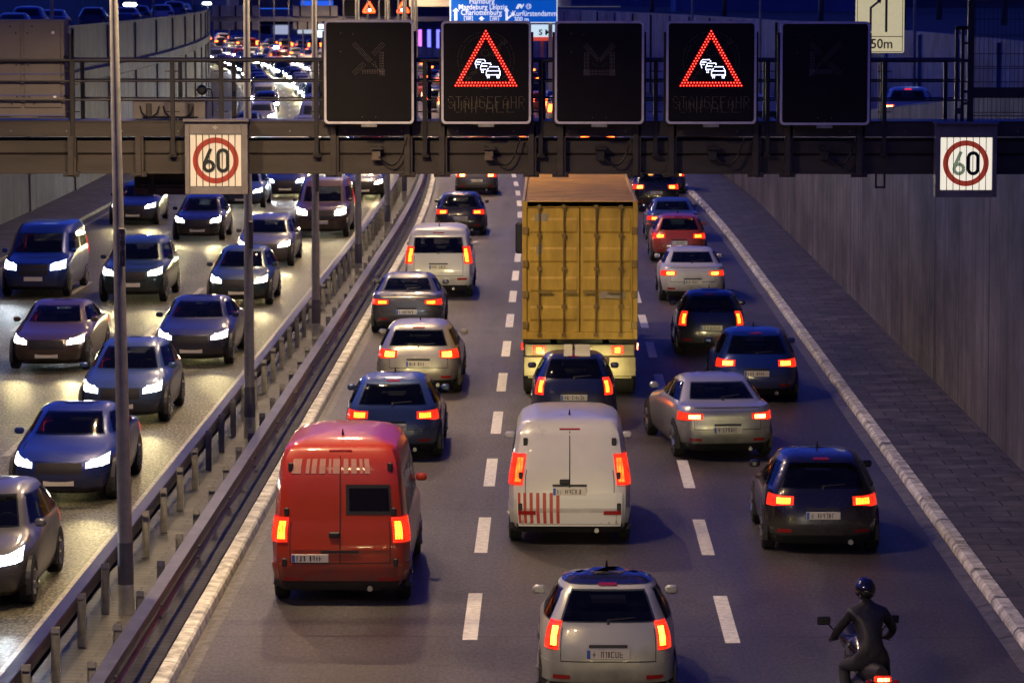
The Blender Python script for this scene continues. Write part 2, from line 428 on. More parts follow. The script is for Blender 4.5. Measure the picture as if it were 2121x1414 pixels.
w = MB(); ribbon([(17.6, -.3), (17.6, 6.75), (17.9, 6.75), (17.9, -.3)], 8, 430, w); ribbon([(17.6, -.3), (17.6, 1.1), (17.9, 1.1), (17.9, -.3)], 430, 900, w)
for k in range(50):
    y = 60 + k * 12.0; c = cx(y)
    if y < 425: w.box(17.45 + c, 17.7 + c, y, y + .5, -.2, 6.6)
tag(w.build('retaining_wall', M_wallO), 'long smooth concrete wall along the outer edge of the slip road, curving behind distant traffic', 'wall', kind='thing')

# ------------------------------------------------------------------ guardrails
M_rail = mat('galvanised_rail', (.10, .10, .115), .42, .75, noise=.3, nscale=3, bump=.1)
M_rail_b = mat('dark_rail', (.045, .045, .055), .4, .75, noise=.35, nscale=3)
M_post = mat('galvanised_post', (.30, .30, .27), .5, .1, noise=.3, nscale=7)
def guardrail(label, xr, xp, side, ph, mrail):
    t = thing('guardrail', label, 'guardrail', (xp, 60, 0), group='steel guardrails along the median')
    W = [(-.1, .44), (0, .43), (.04, .45), (.045, .49), (.0, .53), (-.0, .58), (.045, .62), (.045, .70), (.02, .755), (-.14, .765), (-.16, .74), (-.16, .60)]
    prof = [(xr + side * a, z) for a, z in W]
    mb = MB(); ribbon(prof, 20, 330, mb, step=2.333)
    back = [(x - side * .012, z) for x, z in prof]; ribbon(back[::-1], 20, 330, mb, step=2.333)
    ys = ylist(20, 330, 2.333)
    for y in ys[::2]:   # splice bolts
        for z in (.5, .66): mb.box(xr + cx(y) + (0 if side > 0 else -.07), xr + cx(y) + (.07 if side > 0 else 0), y - .03, y + .03, z - .02, z + .02)
    me = mb.mesh('rail', mrail, True, 50)
    for v in me.vertices: v.co -= Vector((xp, 60, 0))
    link('rail', me, t)
    pm = MB()   # C-section post with a sigma flange
    pm.box(-.05, .05, -.003, .003, 0, .73); pm.box(-.053, -.047, -.05, .0, 0, .73); pm.box(.047, .053, -.05, .0, 0, .73)
    pm.box(-.05, .05, -.052, -.046, .66, .73)
    pme = pm.mesh('post', M_post)
    k = 0; y = ph
    while y < 260 and k < 98:
        o = link('post', pme, t, (cx(y), y - 60, .1)); o.rotation_euler = (0, 0, random.uniform(-.08, .08)); y += 2.333; k += 1
py1 = gp(290.5, 1352).y
guardrail('dull steel guardrail on pale posts beside the kerb of the red-lit lanes', -5.12, -5.35, 1, py1 - 2.333 * 8, M_rail)
py2 = gp(300.5, 1170).y
guardrail('dark steel guardrail on stubby posts beside the headlit oncoming lanes', -6.32, -6.09, -1, py2 - 2.333 * 10, M_rail_b)

# ------------------------------------------------------------------ lamp posts
M_pole = mat('lamp_post_steel', (.24, .235, .23), .42, .15, noise=.18, nscale=6)
M_shade_band = mat('lamp_post_shade', (.10, .10, .12), .5, .3, noise=.2)  # dark band near the ground paints in the guardrail's shade
M_lit_band = mat('lamp_post_headlit', (.40, .40, .36), .6, .1, noise=.3)  # pale band paints in headlight light passing under the rail
M_lamp = mat('sodium_lamp', (1, .7, .3), .4, emis=(1, .66, .28), estr=14)
M_plate = mat('enamel_plate', (.09, .085, .07), .5)
M_num = mat('plate_digits', (.35, .32, .25), .5)
LPY = [45.7 + 18.3 * i for i in range(28)] + [27.4, 9.1]
LAB = ['tapered grey lamp post standing tallest, crossing in front of the gantry beam', 'grey lamp post passing just behind the framed 60 sign',
       'grey lamp post, the next one beyond the post behind the 60 sign', 'grey lamp post rising behind the dark arrow panel, fourth from the camera end',
       'grey lamp post, fifth along the median row']
def prof_r(z): return .109 - (.109 - .058) * z / 8.6
LAMP_LIGHTS = []
for i, Y in enumerate(LPY):
    X = -5.75 + cx(Y) - (.07 if i == 0 else 0)
    t = thing('lamp_post', LAB[i] if i < 5 else 'lamp post standing just outside the frame on the camera side of the tallest one' if i >= 28 else 'slim distant lamp post of the median row beyond the gantry', 'lamp post', (X, Y, .1), heading(Y), 'double armed lamp posts along the median')
    if i == 0: t.rotation_euler = (0, -.009, 0)   # this one leans a little towards the oncoming lanes
    zs = [0, .42, .42, 1.0, 1.0, 3, 5, 7, 8.6, 10.4]
    MB().tube([(0, 0, 0), (0, 0, .42)], [.112, .110], 18).build('lit_band', M_lit_band, t, True)
    MB().tube([(0, 0, .42), (0, 0, 1.0)], [.109, .106], 18).build('shade_band', M_shade_band, t, True)
    MB().tube([(0, 0, z) for z in (1.0, 3, 5, 7, 8.6, 10.4)], [prof_r(z) - .002 for z in (1.0, 3, 5, 7, 8.6, 10.4)], 18).build('pole', M_pole, t, True)
    if i < 3:
        z0 = 5.05 - i * .15 if i == 0 else 3.9
        p = MB(); p.box(.015, .10, -prof_r(3) - .012, -prof_r(3) + .03, z0 - .26, z0 + .26, 0, .008)
        pl = p.build('number_plate', M_plate, t)
        if i == 0:
            for s, dz in (('23', .13), ('34', -.02), ('1', -.16)):
                lettering('digits', s, .11, M_num, pl, (.058, -prof_r(3) - .014, z0 + dz), .8)
    for s in (-1, 1):
        a = MB().tube([(0, 0, 10.2), (s * .5, 0, 10.55), (s * 1.5, 0, 10.7)], .035, 8).build('arm', M_pole, t, True)
        h = MB(); h.prism([(s * 1.4, 10.68), (s * 2.2, 10.72), (s * 2.2, 10.80), (s * 1.9, 10.86), (s * 1.4, 10.80)], -.15, .15)
        hh = h.build('lamp_head', M_pole, t)
        MB().box(min(s * 1.5, s * 2.15), max(s * 1.5, s * 2.15), -.11, .11, 10.645, 10.675).build('lens', M_lamp, hh)
        if i < 30:
            LAMP_LIGHTS.append((t, (s * 1.8, 0, 10.6), s))
# ------------------------------------------------------------------ sign gantry
YG = 52.0
def GX(px, Y=YG): return at(px, 200, Y).x
def GZ(py, Y=YG): return at(1060, py, Y).z
PX = GX(1061) - GX(1060)       # metres per photo pixel at the gantry
M_gan = mat('gantry_paint', (.062, .054, .048), .5, .2, noise=.22, nscale=2.5, stretch=(.4, 1, 2), bump=.08, bscale=12)
M_gan2 = mat('gantry_rail_paint', (.040, .038, .038), .45, .3, noise=.2)
M_dark = mat('black_rubber', (.012, .012, .013), .5)
M_bolt = mat('zinc_bolt', (.4, .38, .34), .35, .8)
t = thing('sign_gantry', 'brown steel gantry with walkway and railing spanning both carriageways and carrying the LED panels', 'sign gantry', (0, YG, 0))
def lb(mb, x0, x1, y0, y1, dy0, dy1, bev=.004, mi=0):
    """box from photo pixels on the gantry plane, dy = depth behind it (metres)"""
    mb.box(GX(x0), GX(x1), dy0, dy1, GZ(y1), GZ(y0), mi, bev)
xl, xr_ = -20.0, 8.9
b = MB(); z0, zm, z1 = GZ(359), GZ(322), GZ(289)
b.box(xl, xr_, .10, .75, z0, zm, 0, .012); b.box(xl, xr_, .104, .75, zm + .004, z1, 0, .03)
b.box(xl, xr_, .07, .78, z0 - .015, z0 + .012, 0, .004)
b.build('lower_beam', M_gan, t)
b = MB(); b.box(xl, xr_, 0, .06, GZ(282), GZ(252), 0, .01); b.box(xl, xr_, 0, .14, GZ(255), GZ(251), 0, .004); b.box(xl, xr_, 0, .12, GZ(283), GZ(280), 0, .004)
b.box(xl, xr_, 1.12, 1.18, GZ(282), GZ(252), 0, .01)
for k in range(30):
    x = xl + .3 + k * .98; b.box(x, x + .07, .07, 1.11, GZ(281), GZ(256))
b.build('upper_beam', M_gan, t)
b = MB(); b.box(xl, xr_, .15, 1.1, GZ(254), GZ(252)); b.build('walkway_floor', M_gan2, t)
b = MB(); rr = random.Random(5)
for k in range(34):
    x = xl + .5 + k * .86; b.box(x - .008, x + .008, -.012, .0, GZ(272) - .008, GZ(272) + .008)
b.build('bolt_heads', M_bolt, t).name = 'bolt_row'
# railing: front row and back row
for dy, nm in ((.02, 'front'), (1.14, 'rear')):
    b = MB()
    for py, r in ((126, .026), (169, .014), (208, .014)):
        z = GZ(py) if dy < .5 else GZ(py) + .0
        b.tube([(xl, dy, z), (GX(2010), dy, z)], r, 8)
    b.build('handrail', M_gan2, t, True)
    for x in (-300, 150, 357, 458, 655, 880, 1120, 1358, 1590, 1832) if dy < .5 else (150, 357, 470, 655, 884, 1126, 1362, 1594, 1842, 1976):
        p = MB()
        if dy < .5:
            lb(p, x - 4.5, x + 4.5, 124, 322, -.02, .05); lb(p, x - 8, x + 8, 318, 326, -.005, .1)
            for py in (148, 232): p.box(GX(x) - .11, GX(x) + .11, .0, .02, GZ(py) - .008, GZ(py) + .008)
        else:
            p.box(GX(x) - .03, GX(x) + .03, dy - .02, dy + .05, GZ(282), GZ(124), 0, .004)
        p.build('railing_post', M_gan2, t)
# brackets that strap the panels to the beam
for x in (145, 285, 690, 843, 915, 1100, 1161, 1317, 1391, 1566, 1632, 1781):
    p = MB(); lb(p, x - 6, x + 6, 283 if x < 300 else 250, 364, -.03, .09); lb(p, x - 17, x + 17, 357, 367, -.0, .1)
    lb(p, x + 6, x + 11, 283 if x < 300 else 260, 357, .0, .09, .002)
    for s in (-12, 12): p.box(GX(x + s) - .014, GX(x + s) + .014, -.015, .0, GZ(361) - .014, GZ(361) + .014)
    p.build('bracket', M_gan, t)
b = MB()
for x0, x1 in ((1818, 1822), (1836, 1840)): lb(b, x0, x1, 355, 392, .3, .34)
lb(b, 1818, 1840, 388, 392, .3, .34); b.build('hanging_loop', M_gan2, t)
for x in (xl + .3, xr_ - .3):
    MB().box(x - .28, x + .28, .12, .72, 0, z0 + .02, 0, .02).build('column', M_gan, t)

# traffic detectors on the beam, each with its cable
M_det = mat('detector_housing', (.14, .11, .085), .5, noise=.3)
for i, (x, dk) in enumerate(((779, 0), (1013, 0), (1244, 1), (1477, 1), (1709, 1))):
    d = thing('traffic_detector', ['small pale detector box with looped cable under the dark panel beside the lamp posts',
              'small detector box with looped cable under the triangle panel beside the truck',
              'small dark detector box with looped cable under the middle dark panel', 'small dark detector box with looped cable under the red triangle panel above the silver kerb',
              'small dark detector box with looped cable under the dark panel beside the yellow lane sign'][i], 'traffic detector', (GX(x), YG, GZ(322)), group='detectors on the gantry beam')
    q = MB(); q.prism([(-.09, .09), (.10, .09), (.09, .135), (-.08, .135)], -.07, .10); q.build('hood', M_gan2 if dk else M_gan, d)
    q = MB(); q.box(-.07, .07, -.03, .10, -.08, .09, 0, .012); q.build('housing', M_gan2 if dk else M_det, d)
    for off in (0, .022):
        pts = [(.04 + .001 * off, -.04, -.03)]
        for k in range(13):
            a = k / 12; pts.append((.06 + a * .42, -.03 + off, -.03 - .20 * math.sin(math.pi * min(1, a * 1.02) * .62) + (a ** 3) * .50 - off * .6))
        q = MB().tube(pts, .011, 6).build('cable', M_dark, d, True)

# ------------------------------------------------------------------ LED panels
M_face = mat('panel_black_face', (.010, .0085, .0085), .38, spec=.3, noise=.15, nscale=3)
M_rim = mat('panel_pale_rim', (.74, .72, .74), .5, .1, noise=.15)
M_case = mat('panel_case', (.035, .033, .034), .5, .3)
M_red = mat('red_led_glow', (.4, .0, .0), .4, emis=(1, .0, .0), estr=1.0)
M_redc = mat('red_led_core', (1, .5, .4), .4, emis=(1, .20, .11), estr=3.2)
M_whi = mat('white_led_glow', (.3, .35, .8), .4, emis=(.30, .36, 1), estr=.55)
M_whc = mat('white_led_core', (1, 1, 1), .4, emis=(.92, .93, 1), estr=4)
M_off = mat('unlit_led_lens', (.34, .29, .17), .35)
M_off2 = mat('unlit_led_lens_pale', (.42, .36, .30), .35)
FONT = {'S': '01110 10001 10000 01110 00001 10001 01110', 'T': '11111 00100 00100 00100 00100 00100 00100', 'A': '00100 01010 10001 10001 11111 10001 10001',
 'U': '10001 10001 10001 10001 10001 10001 01110', 'G': '01110 10001 10000 10111 10001 10001 01110', 'E': '11111 10000 10000 11110 10000 10000 11111',
 'F': '11111 10000 10000 11110 10000 10000 10000', 'H': '10001 10001 10001 11111 10001 10001 10001', 'R': '11110 10001 10001 11110 10100 10010 10001',
 'N': '10001 11001 10101 10101 10011 10001 10001', 'L': '10000 10000 10000 10000 10000 10000 11111'}
PLAB = ['black LED panel with a faint unlit diagonal arrow, beside the lamp posts',
        'LED panel with lit red triangle and white cars, between lamp posts and truck',
        'black LED panel in the middle of the row showing a faint unlit downward arrow',
        'LED panel with lit red triangle and white cars over the kerbside lane',
        'black LED panel with a faint unlit diagonal arrow, beside the yellow lane sign']
PCX = [(671, 857, 42, 257), (914, 1100, 44, 257), (1149, 1334, 44, 257), (1380, 1567, 44, 257), (1616, 1802, 45, 259)]
def dots(mb, pts, r, y, n=7, d=.003):
    for (u, w) in pts: mb.disc(u, y, w, r, n, 0, d)
def line_pts(a, b_, step):
    L = math.hypot(b_[0] - a[0], b_[1] - a[1]); n = max(1, round(L / step))
    return [(a[0] + (b_[0] - a[0]) * k / n, a[1] + (b_[1] - a[1]) * k / n) for k in range(n + 1)]
for i, (x0, x1, y0, y1) in enumerate(PCX):
    YP = YG - .28
    lx, rx, bz, tz = at(x0, 150, YP).x, at(x1, 150, YP).x, at(1060, y1, YP).z, at(1060, y0, YP).z
    cxp, czp = (lx + rx) / 2, (bz + tz) / 2
    s = (rx - lx) / (x1 - x0)                                # metres per pixel
    t = thing('led_panel', PLAB[i], 'LED panel', (cxp, YP, czp), group='LED panels on the gantry')
    hw, hh = (rx - lx) / 2, (tz - bz) / 2
    q = MB(); q.box(-hw + .012, hw - .012, .03, .24, -hh + .012, hh - .012, 0, .01)
    q.box(-hw - .035, -hw + .02, .16, .22, -hh, hh - .17); q.box(hw - .02, hw + .035, .16, .22, -hh, hh - .17)
    q.box(-hw + .2, -hw + .30, .22, .30, -hh, hh - .3); q.box(hw - .3, hw - .2, .22, .30, -hh, hh - .3)
    q.build('case', M_case, t)
    o = round_rect(-hw, hw, -hh, hh, .065); inn = round_rect(-hw + .035, hw - .035, -hh + .035, hh - .035, .045)
    n = len(o); vs = [(a, 0, c) for a, c in o] + [(a, .0, c) for a, c in inn] + [(a, .04, c) for a, c in o] + [(a, .012, c) for a, c in inn]
    fs = []
    for k in range(n):
        k2 = (k + 1) % n
        fs += [(k, k2, k2 + n, k + n), (k, k + 2 * n, k2 + 2 * n, k2), (k + n, k2 + n, k2 + 3 * n, k + 3 * n)]
    MB().add(vs, fs).build('rim', M_rim, t)
    MB().prism(inn, .011, .03).build('face', M_face, t)
    MB().box(-.12, .12, -.0, .05, -hh - .05, -hh - .004, 0, .004).build('nameplate', M_bolt if 0 else M_post, t)
    YD = .006
    pcx, pcy = (x0 + x1) / 2, (y0 + y1) / 2
    def loc(px, py): return ((px - pcx) * s, -(py - pcy) * s)
    if i in (1, 3):
        dx = pcx - 1007 ; sh = lambda pts: [loc(px + dx + (0 if i == 1 else 0), py) for px, py in pts]
        # red triangle: outer and inner rows of lamps
        def tri(ap, bl, br, n): return (line_pts(bl, ap, n) + line_pts(ap, br, n)[1:] + line_pts(br, bl, n)[1:-1])
        outer = tri((1006.3, 65), (943.5, 177.5), (1069.5, 177.5), 6.35)
        inner = tri((1006.3, 75.5), (952.5, 171.5), (1060.5, 171.5), 6.35)
        P = sh(outer + inner)
        if i == 3: P = [p for k, p in enumerate(P) if not (abs(p[0] + .19) < .022 and p[1] < -.16 and p[1] > -.17)]
        q = MB(); dots(q, P, .0185, YD); q.build('warning_triangle', M_red, t)
        c = MB(); dots(c, P, .0062, YD - .003, 8); c.build('triangle_lamp_core', M_redc, t)
        U = lambda u, v: (880 + u / 5.89, 30 + v / 5.89)
        segs = [((790, 640), (892, 640)), ((772, 662), (752, 700)), ((750, 715), (750, 742)), ((903, 660), (917, 700)), ((917, 715), (917, 742)), ((765, 690), (908, 690)),
                ((765, 738), (905, 738)), ((760, 756), (788, 756)), ((765, 774), (785, 774)), ((880, 756), (907, 756)), ((882, 774), (905, 774)),
                ((702, 597), (800, 597)), ((692, 612), (683, 640)), ((680, 655), (682, 672)), ((698, 632), (755, 632)), ((698, 672), (742, 672)), ((692, 690), (712, 690)), ((694, 708), (712, 708)), ((803, 612), (803, 613)),
                ((640, 553), (722, 553)), ((628, 566), (617, 590)), ((615, 605), (620, 614)), ((640, 583), (682, 583)), ((634, 612), (660, 612)), ((625, 632), (630, 652)), ((737, 570), (738, 571))]
        W = []
        for a, c2 in segs: W += line_pts(U(*a), U(*c2), 2.35)
        W = sh(W)
        q = MB(); dots(q, W, .0085, YD); q.build('car_queue_symbol', M_whi, t)
        c = MB(); dots(c, W, .0058, YD - .003, 6); c.build('symbol_lamp_core', M_whc, t)
        off = []
        for k in range(92):
            a = 2 * math.pi * k / 92; off.append(U(745 + 345 * math.cos(a), 560 + 345 * math.sin(a)))
        for k in range(60):
            a = 2 * math.pi * k / 60; off.append(U(745 + 300 * math.cos(a), 560 + 300 * math.sin(a)))
        for k in range(14):
            a = 2 * math.pi * k / 14; off.append(U(735 + 45 * math.cos(a), 470 + 42 * math.sin(a)))
        for j in (-14, 0, 14): off += line_pts(U(520 + j, 790 + j), U(985 + j, 330 + j), 3.6)
        off = [p for p in off if not (abs(p[0] - 1006) < 18 and 118 < p[1] < 166)]
        r2 = random.Random(9)
        off = [p for p in sh(off) if r2.random() < .85]
        q = MB(); dots(q, off, .0048, YD, 5); q.build('unlit_symbol', M_off, t)
        tx = []
        for word, ux, uw, vy, vh in (('STAUGEFAHR', 285, 96, 1005, 137), ('UNFALL', 365, 128, 1060, 133)):
            for k, ch in enumerate(word):
                for r_, row in enumerate(FONT[ch].split()):
                    for c_, bit in enumerate(row):
                        if bit == '1':
                            tx.append(U(ux + k * uw + c_ * (uw * .62) / 4, vy + r_ * vh / 6))
                            if r_ < 6: tx.append(U(ux + k * uw + c_ * (uw * .62) / 4 + r2.uniform(-3, 3), vy + (r_ + .5) * vh / 6)) if row[c_] == FONT[ch].split()[r_ + 1][c_] else None
        q = MB(); dots(q, sh(tx), .0052, YD, 5); q.build('unlit_text', M_off, t)
    else:
        off = []
        m = -1 if i == 4 else 1
        Z = lambda u, v: (400 + u / 3.7875, v / 3.7875)
        if i in (0, 4):
            base = 764
            for j in (-10, 0, 10): off += line_pts(Z(1262 + j, 345 - j), Z(1390 + j, 478 - j), 3.4)
            for x in (1465, 1475, 1485, 1494): off += line_pts(Z(x, 412), Z(x, 590), 3.4)
            for y in (550, 558, 566, 576): off += line_pts(Z(1328, y), Z(1500, y), 3.4)
            for j in (-11, 0, 11):
                off += line_pts(Z(1415 + j, 425 + j), Z(1492 + j, 345 + j), 3.6); off += line_pts(Z(1262 + j, 578 + j), Z(1340 + j, 502 + j), 3.6)
            off += line_pts(Z(1405, 500), Z(1500, 590), 3.6) + line_pts(Z(1425, 490), Z(1440, 520), 3.6)
            off = [(pcx + m * (p[0] - 764), p[1]) for p in off]
        else:
            for sgn in (-1, 1):
                for j in (-3, 0, 3): off += line_pts((pcx + sgn * (29 + j), 94 - abs(j) * 0 + (j)), (pcx + sgn * (2 + j * .3), 124 + j), 2.9)
                for x in (22, 25, 28, 31): off += line_pts((pcx + sgn * x, 110), (pcx + sgn * x, 156), 2.9)
                for x in (6, 10, 14): off.append((pcx + sgn * x, 141 - x * .6))
            for y in (146, 149, 152, 155): off += line_pts((pcx - 32, y), (pcx + 32, y), 2.9)
        q = MB(); dots(q, [loc(*p) for p in off], .0044, YD, 5); q.build('unlit_arrow', M_off2, t)
        q = MB(); dots(q, [loc(pcx + a, pcy + c) for a, c in ((-58, -80), (-33, -78), (-58, -42), (-14, 93), (14, 93), (0, 101))], .006, YD, 5); q.build('sensor_dot', M_off2, t)

# ------------------------------------------------------------------ framed 60 signs with turning slats
M_box = mat('sign_box_grey', (.20, .185, .185), .5, .1, noise=.2, nscale=3)
M_red_s = mat('sign_red', (.36, .045, .03), .5, noise=.12)
M_red_l = mat('sign_red_glow', (.36, .045, .03), .5, noise=.12, emis=(.5, .06, .03), estr=.32)  # same red with a glow added for the brighter sign
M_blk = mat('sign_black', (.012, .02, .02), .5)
M_grn = mat('sign_faded_green_glow', (.16, .22, .15), .5, noise=.2, emis=(.2, .25, .16), estr=.5)  # faded green digit, with a glow added to brighten it
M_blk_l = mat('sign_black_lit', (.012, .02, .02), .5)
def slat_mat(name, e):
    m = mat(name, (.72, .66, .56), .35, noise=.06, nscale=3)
    N, L, b_ = nodes_of(m); b_.inputs['Emission Color'].default_value = (1, .92, .74, 1); b_.inputs['Emission Strength'].default_value = e  # even glow stands in for light falling on the slats
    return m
M_slatL = slat_mat('slat_faint_glow', .10); M_slatR = slat_mat('slat_bright_glow', .62)
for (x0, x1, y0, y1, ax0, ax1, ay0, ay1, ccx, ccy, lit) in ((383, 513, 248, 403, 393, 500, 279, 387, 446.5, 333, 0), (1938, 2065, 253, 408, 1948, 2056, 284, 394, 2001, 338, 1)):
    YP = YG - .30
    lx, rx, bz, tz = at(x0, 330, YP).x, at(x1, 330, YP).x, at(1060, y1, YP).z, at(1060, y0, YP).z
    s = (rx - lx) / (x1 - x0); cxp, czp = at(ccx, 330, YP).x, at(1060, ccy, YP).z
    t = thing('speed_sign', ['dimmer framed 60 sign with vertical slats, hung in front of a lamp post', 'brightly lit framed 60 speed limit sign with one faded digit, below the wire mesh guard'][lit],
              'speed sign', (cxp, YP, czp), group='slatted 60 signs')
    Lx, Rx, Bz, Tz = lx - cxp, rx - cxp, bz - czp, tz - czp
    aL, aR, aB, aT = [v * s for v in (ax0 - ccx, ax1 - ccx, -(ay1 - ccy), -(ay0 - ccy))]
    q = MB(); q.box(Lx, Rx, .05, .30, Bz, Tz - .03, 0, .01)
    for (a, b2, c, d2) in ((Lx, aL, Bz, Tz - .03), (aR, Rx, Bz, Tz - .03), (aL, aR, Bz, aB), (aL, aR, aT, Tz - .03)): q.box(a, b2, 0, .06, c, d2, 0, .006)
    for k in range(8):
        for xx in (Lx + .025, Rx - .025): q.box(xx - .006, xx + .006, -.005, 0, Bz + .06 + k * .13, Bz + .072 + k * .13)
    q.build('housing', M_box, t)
    MB().prism([(-.06, Tz - .03), (.32, Tz - .03), (.32, Tz), (-.0, Tz + .012), (-.06, Tz - .012)], Lx - .02, Rx + .02, 0, 'yz').build('roof', M_box, t)
    if not lit:
        d = MB(); zz = Tz - .12; d.prism([(-.0, zz + .035), (-.05, zz), (0, zz - .035), (.05, zz)], -.003, .002); d.build('maker_emblem', M_post, t)
    q = MB(); nsl = 8; w = (aR - aL) / nsl
    for k in range(nsl):
        a = aL + k * w
        q.box(a + .006, a + w - .006, .022, .05, aB + .006, aT - .006, 0, .004)
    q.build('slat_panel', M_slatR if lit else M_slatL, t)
    ro, ri = 47.5 * s, 36.5 * s
    ring = MB(); nn = 72
    vs = [(r * math.cos(2 * math.pi * k / nn), y, r * math.sin(2 * math.pi * k / nn)) for y in (.014, .021) for r in (ro, ri) for k in range(nn)]
    fs = []
    for k in range(nn):
        k2 = (k + 1) % nn; fs += [(k, k2, k2 + nn, k + nn), (k, k + 2 * nn, k2 + 2 * nn, k2), (k + nn, k2 + nn, k2 + 3 * nn, k + 3 * nn)]
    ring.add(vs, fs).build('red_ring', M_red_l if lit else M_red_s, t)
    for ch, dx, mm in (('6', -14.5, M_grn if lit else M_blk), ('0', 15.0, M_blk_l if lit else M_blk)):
        # rounded narrow traffic numerals built as swept strokes
        q = MB(); hgt, wd, th = 50 * s, 26.5 * s, 7 * s
        zt, zb = hgt / 2, -hgt / 2
        R = wd / 2 - th / 2; P = []
        if ch == '0':
            P = [(R * math.cos(a), zt - th / 2 - R + R * math.sin(a)) for a in [math.pi * k / 12 for k in range(13)]]
            P += [(R * math.cos(a), zb + th / 2 + R + R * math.sin(a)) for a in [math.pi + math.pi * k / 12 for k in range(13)]]
            P.append(P[0]); paths = [P]
        else:
            cz = zb + th / 2 + R
            ringp = [(R * math.cos(a), cz + R * math.sin(a)) for a in [2 * math.pi * k / 24 for k in range(25)]]
            paths = [ringp, [(-R * .97, cz + R * .3), (-R * .70, cz + R * 1.05), (R * .45, zt - th * .1)]]
        for j, pth in enumerate(paths):
            vs = []; n = len(pth); yf = .008 - .0006 * j
            for k in range(n):
                a, c = pth[max(k - 1, 0)], pth[min(k + 1, n - 1)]
                if k in (0, n - 1) and pth[0] == pth[-1]: a, c = pth[-2], pth[1]
                dx_, dz_ = c[0] - a[0], c[1] - a[1]; l = math.hypot(dx_, dz_) or 1; nx, nz = -dz_ / l * th / 2, dx_ / l * th / 2
                x_, z_ = pth[k]; vs += [(x_ + nx, yf, z_ + nz), (x_ - nx, yf, z_ - nz), (x_ + nx, .022, z_ + nz), (x_ - nx, .022, z_ - nz)]
            fs = []
            for k in range(n - 1):
                a = 4 * k; fs += [(a, a + 1, a + 5, a + 4), (a, a + 4, a + 6, a + 2), (a + 1, a + 3, a + 7, a + 5)]
            q.add(vs, fs)
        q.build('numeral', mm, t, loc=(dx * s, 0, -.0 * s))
    # seams between the slats
    q = MB()
    for k in range(1, nsl):
        q.box(aL + k * w - .004, aL + k * w + .004, .004, .02, aB, aT)
    q.build('slat_seam', M_gan2, t)
    if lit:
        pass

# ------------------------------------------------------------------ cabinet, boxes, mesh guard, floodlight on the gantry
M_cab = mat('cabinet_beige', (.17, .15, .138), .45, .1, noise=.12, nscale=2, bump=.04)
M_blue = mat('cabinet_line_blue', (.10, .11, .24), .5)  # thin blue lines across the cabinet front
x0, x1 = GX(-45, YG + .1), GX(135, YG + .1); zb, zt = GZ(247), GZ(41)
t = thing('control_cabinet', 'large beige steel cabinet with two doors on the walkway at the parked cars end', 'control cabinet', (x1, YG + .1, zb))
W_, H_ = x1 - x0, zt - zb
MB().box(-W_, 0, .0, .5, 0, H_, 0, .012).build('body', M_cab, t)
sx = W_ / 180.0
def cb(mb, px0, px1, py0, py1, y0, y1, bev=.003): mb.box((px0 - 135) * sx, (px1 - 135) * sx, y0, y1, (247 - py1) * PX, (247 - py0) * PX, 0, bev)
for dx0, dx1 in ((-42, 44), (51, 127)):
    d = MB(); cb(d, dx0, dx1, 48, 224, -.022, -.003, .006); dd = d.build('door', M_cab, t)
    k = MB()
    pts = ((24, 56), (35, 70), (35, 136), (36, 202), (25, 216)) if dx0 < 0 else ((69, 56), (59, 70), (60, 136), (61, 202), (71, 216))
    for px, py in pts: k.disc((px - 135) * sx, -.028, (247 - py) * PX, .014, 10, 0, .008)
    k.build('lock', M_dark, dd)
    k = MB()
    if dx0 > 0:
        for px, py in ((112, 69), (114, 201)): k.disc((px - 135) * sx, -.028, (247 - py) * PX, .025, 14, 0, .008)
        k.build('round_cap', M_rim, dd)
q = MB()
for py in (154, 198, 240): cb(q, -40, 133, py - 1.6, py + 1.6, -.03, -.0215 if py < 230 else -.001, 0)
q.build('blue_stripe', M_blue, t)
q = MB(); cb(q, 20, 78, 229, 246, -.018, -.002); q.build('vent_plate', M_cab, t)
q = MB().tube([(.09, -.05, -.05), (.09, -.05, .62), (.09, -.02, 1.30)], .036, 10); q.tube([(.0, .02, .95), (.09, -.05, .95)], .03, 8); q.tube([(.0, .02, .35), (.09, -.05, .35)], .03, 8)
for k in range(3): q.tube([(0, -.0, .8 - k * .03), (.06, -.06, .78 - k * .03), (.07, -.06, .4), (.05, -.05, .02)], .01, 6)
q.build('conduit', M_dark, t, True)
# low box with hoses behind the rail
t = thing('junction_box', 'low grey box with short hoses lying on the walkway behind the railing', 'junction box', (GX(350, YG + .6), YG + .6, GZ(250)))
sxx = at(351, 200, YG + .6).x - at(350, 200, YG + .6).x
MB().box(-75 * sxx, 75 * sxx, 0, .3, 0, .28, 0, .008).build('body', M_box, t)
MB().box(-77 * sxx, 77 * sxx, -.02, .32, .28, .30, 0, .005).build('lid', M_cab, t)
q = MB()
for x, a in ((-60, 1), (-20, -1), (-12, 1), (50, -1)): q.tube([(x * sxx, -.02, .2), (x * sxx + .03 * a, -.05, .1), (x * sxx + .1 * a, -.05, .04)], .014, 6)
q.tube([(-55 * sxx, -.04, .04), (60 * sxx, -.04, .03)], .012, 6); q.build('hose', M_dark, t, True)
q = MB()
for x in (-42, 45): q.box((x - 6) * sxx, (x + 6) * sxx, -.03, .0, .04, .24, 0, .01)
q.build('clamp', M_gan, t)
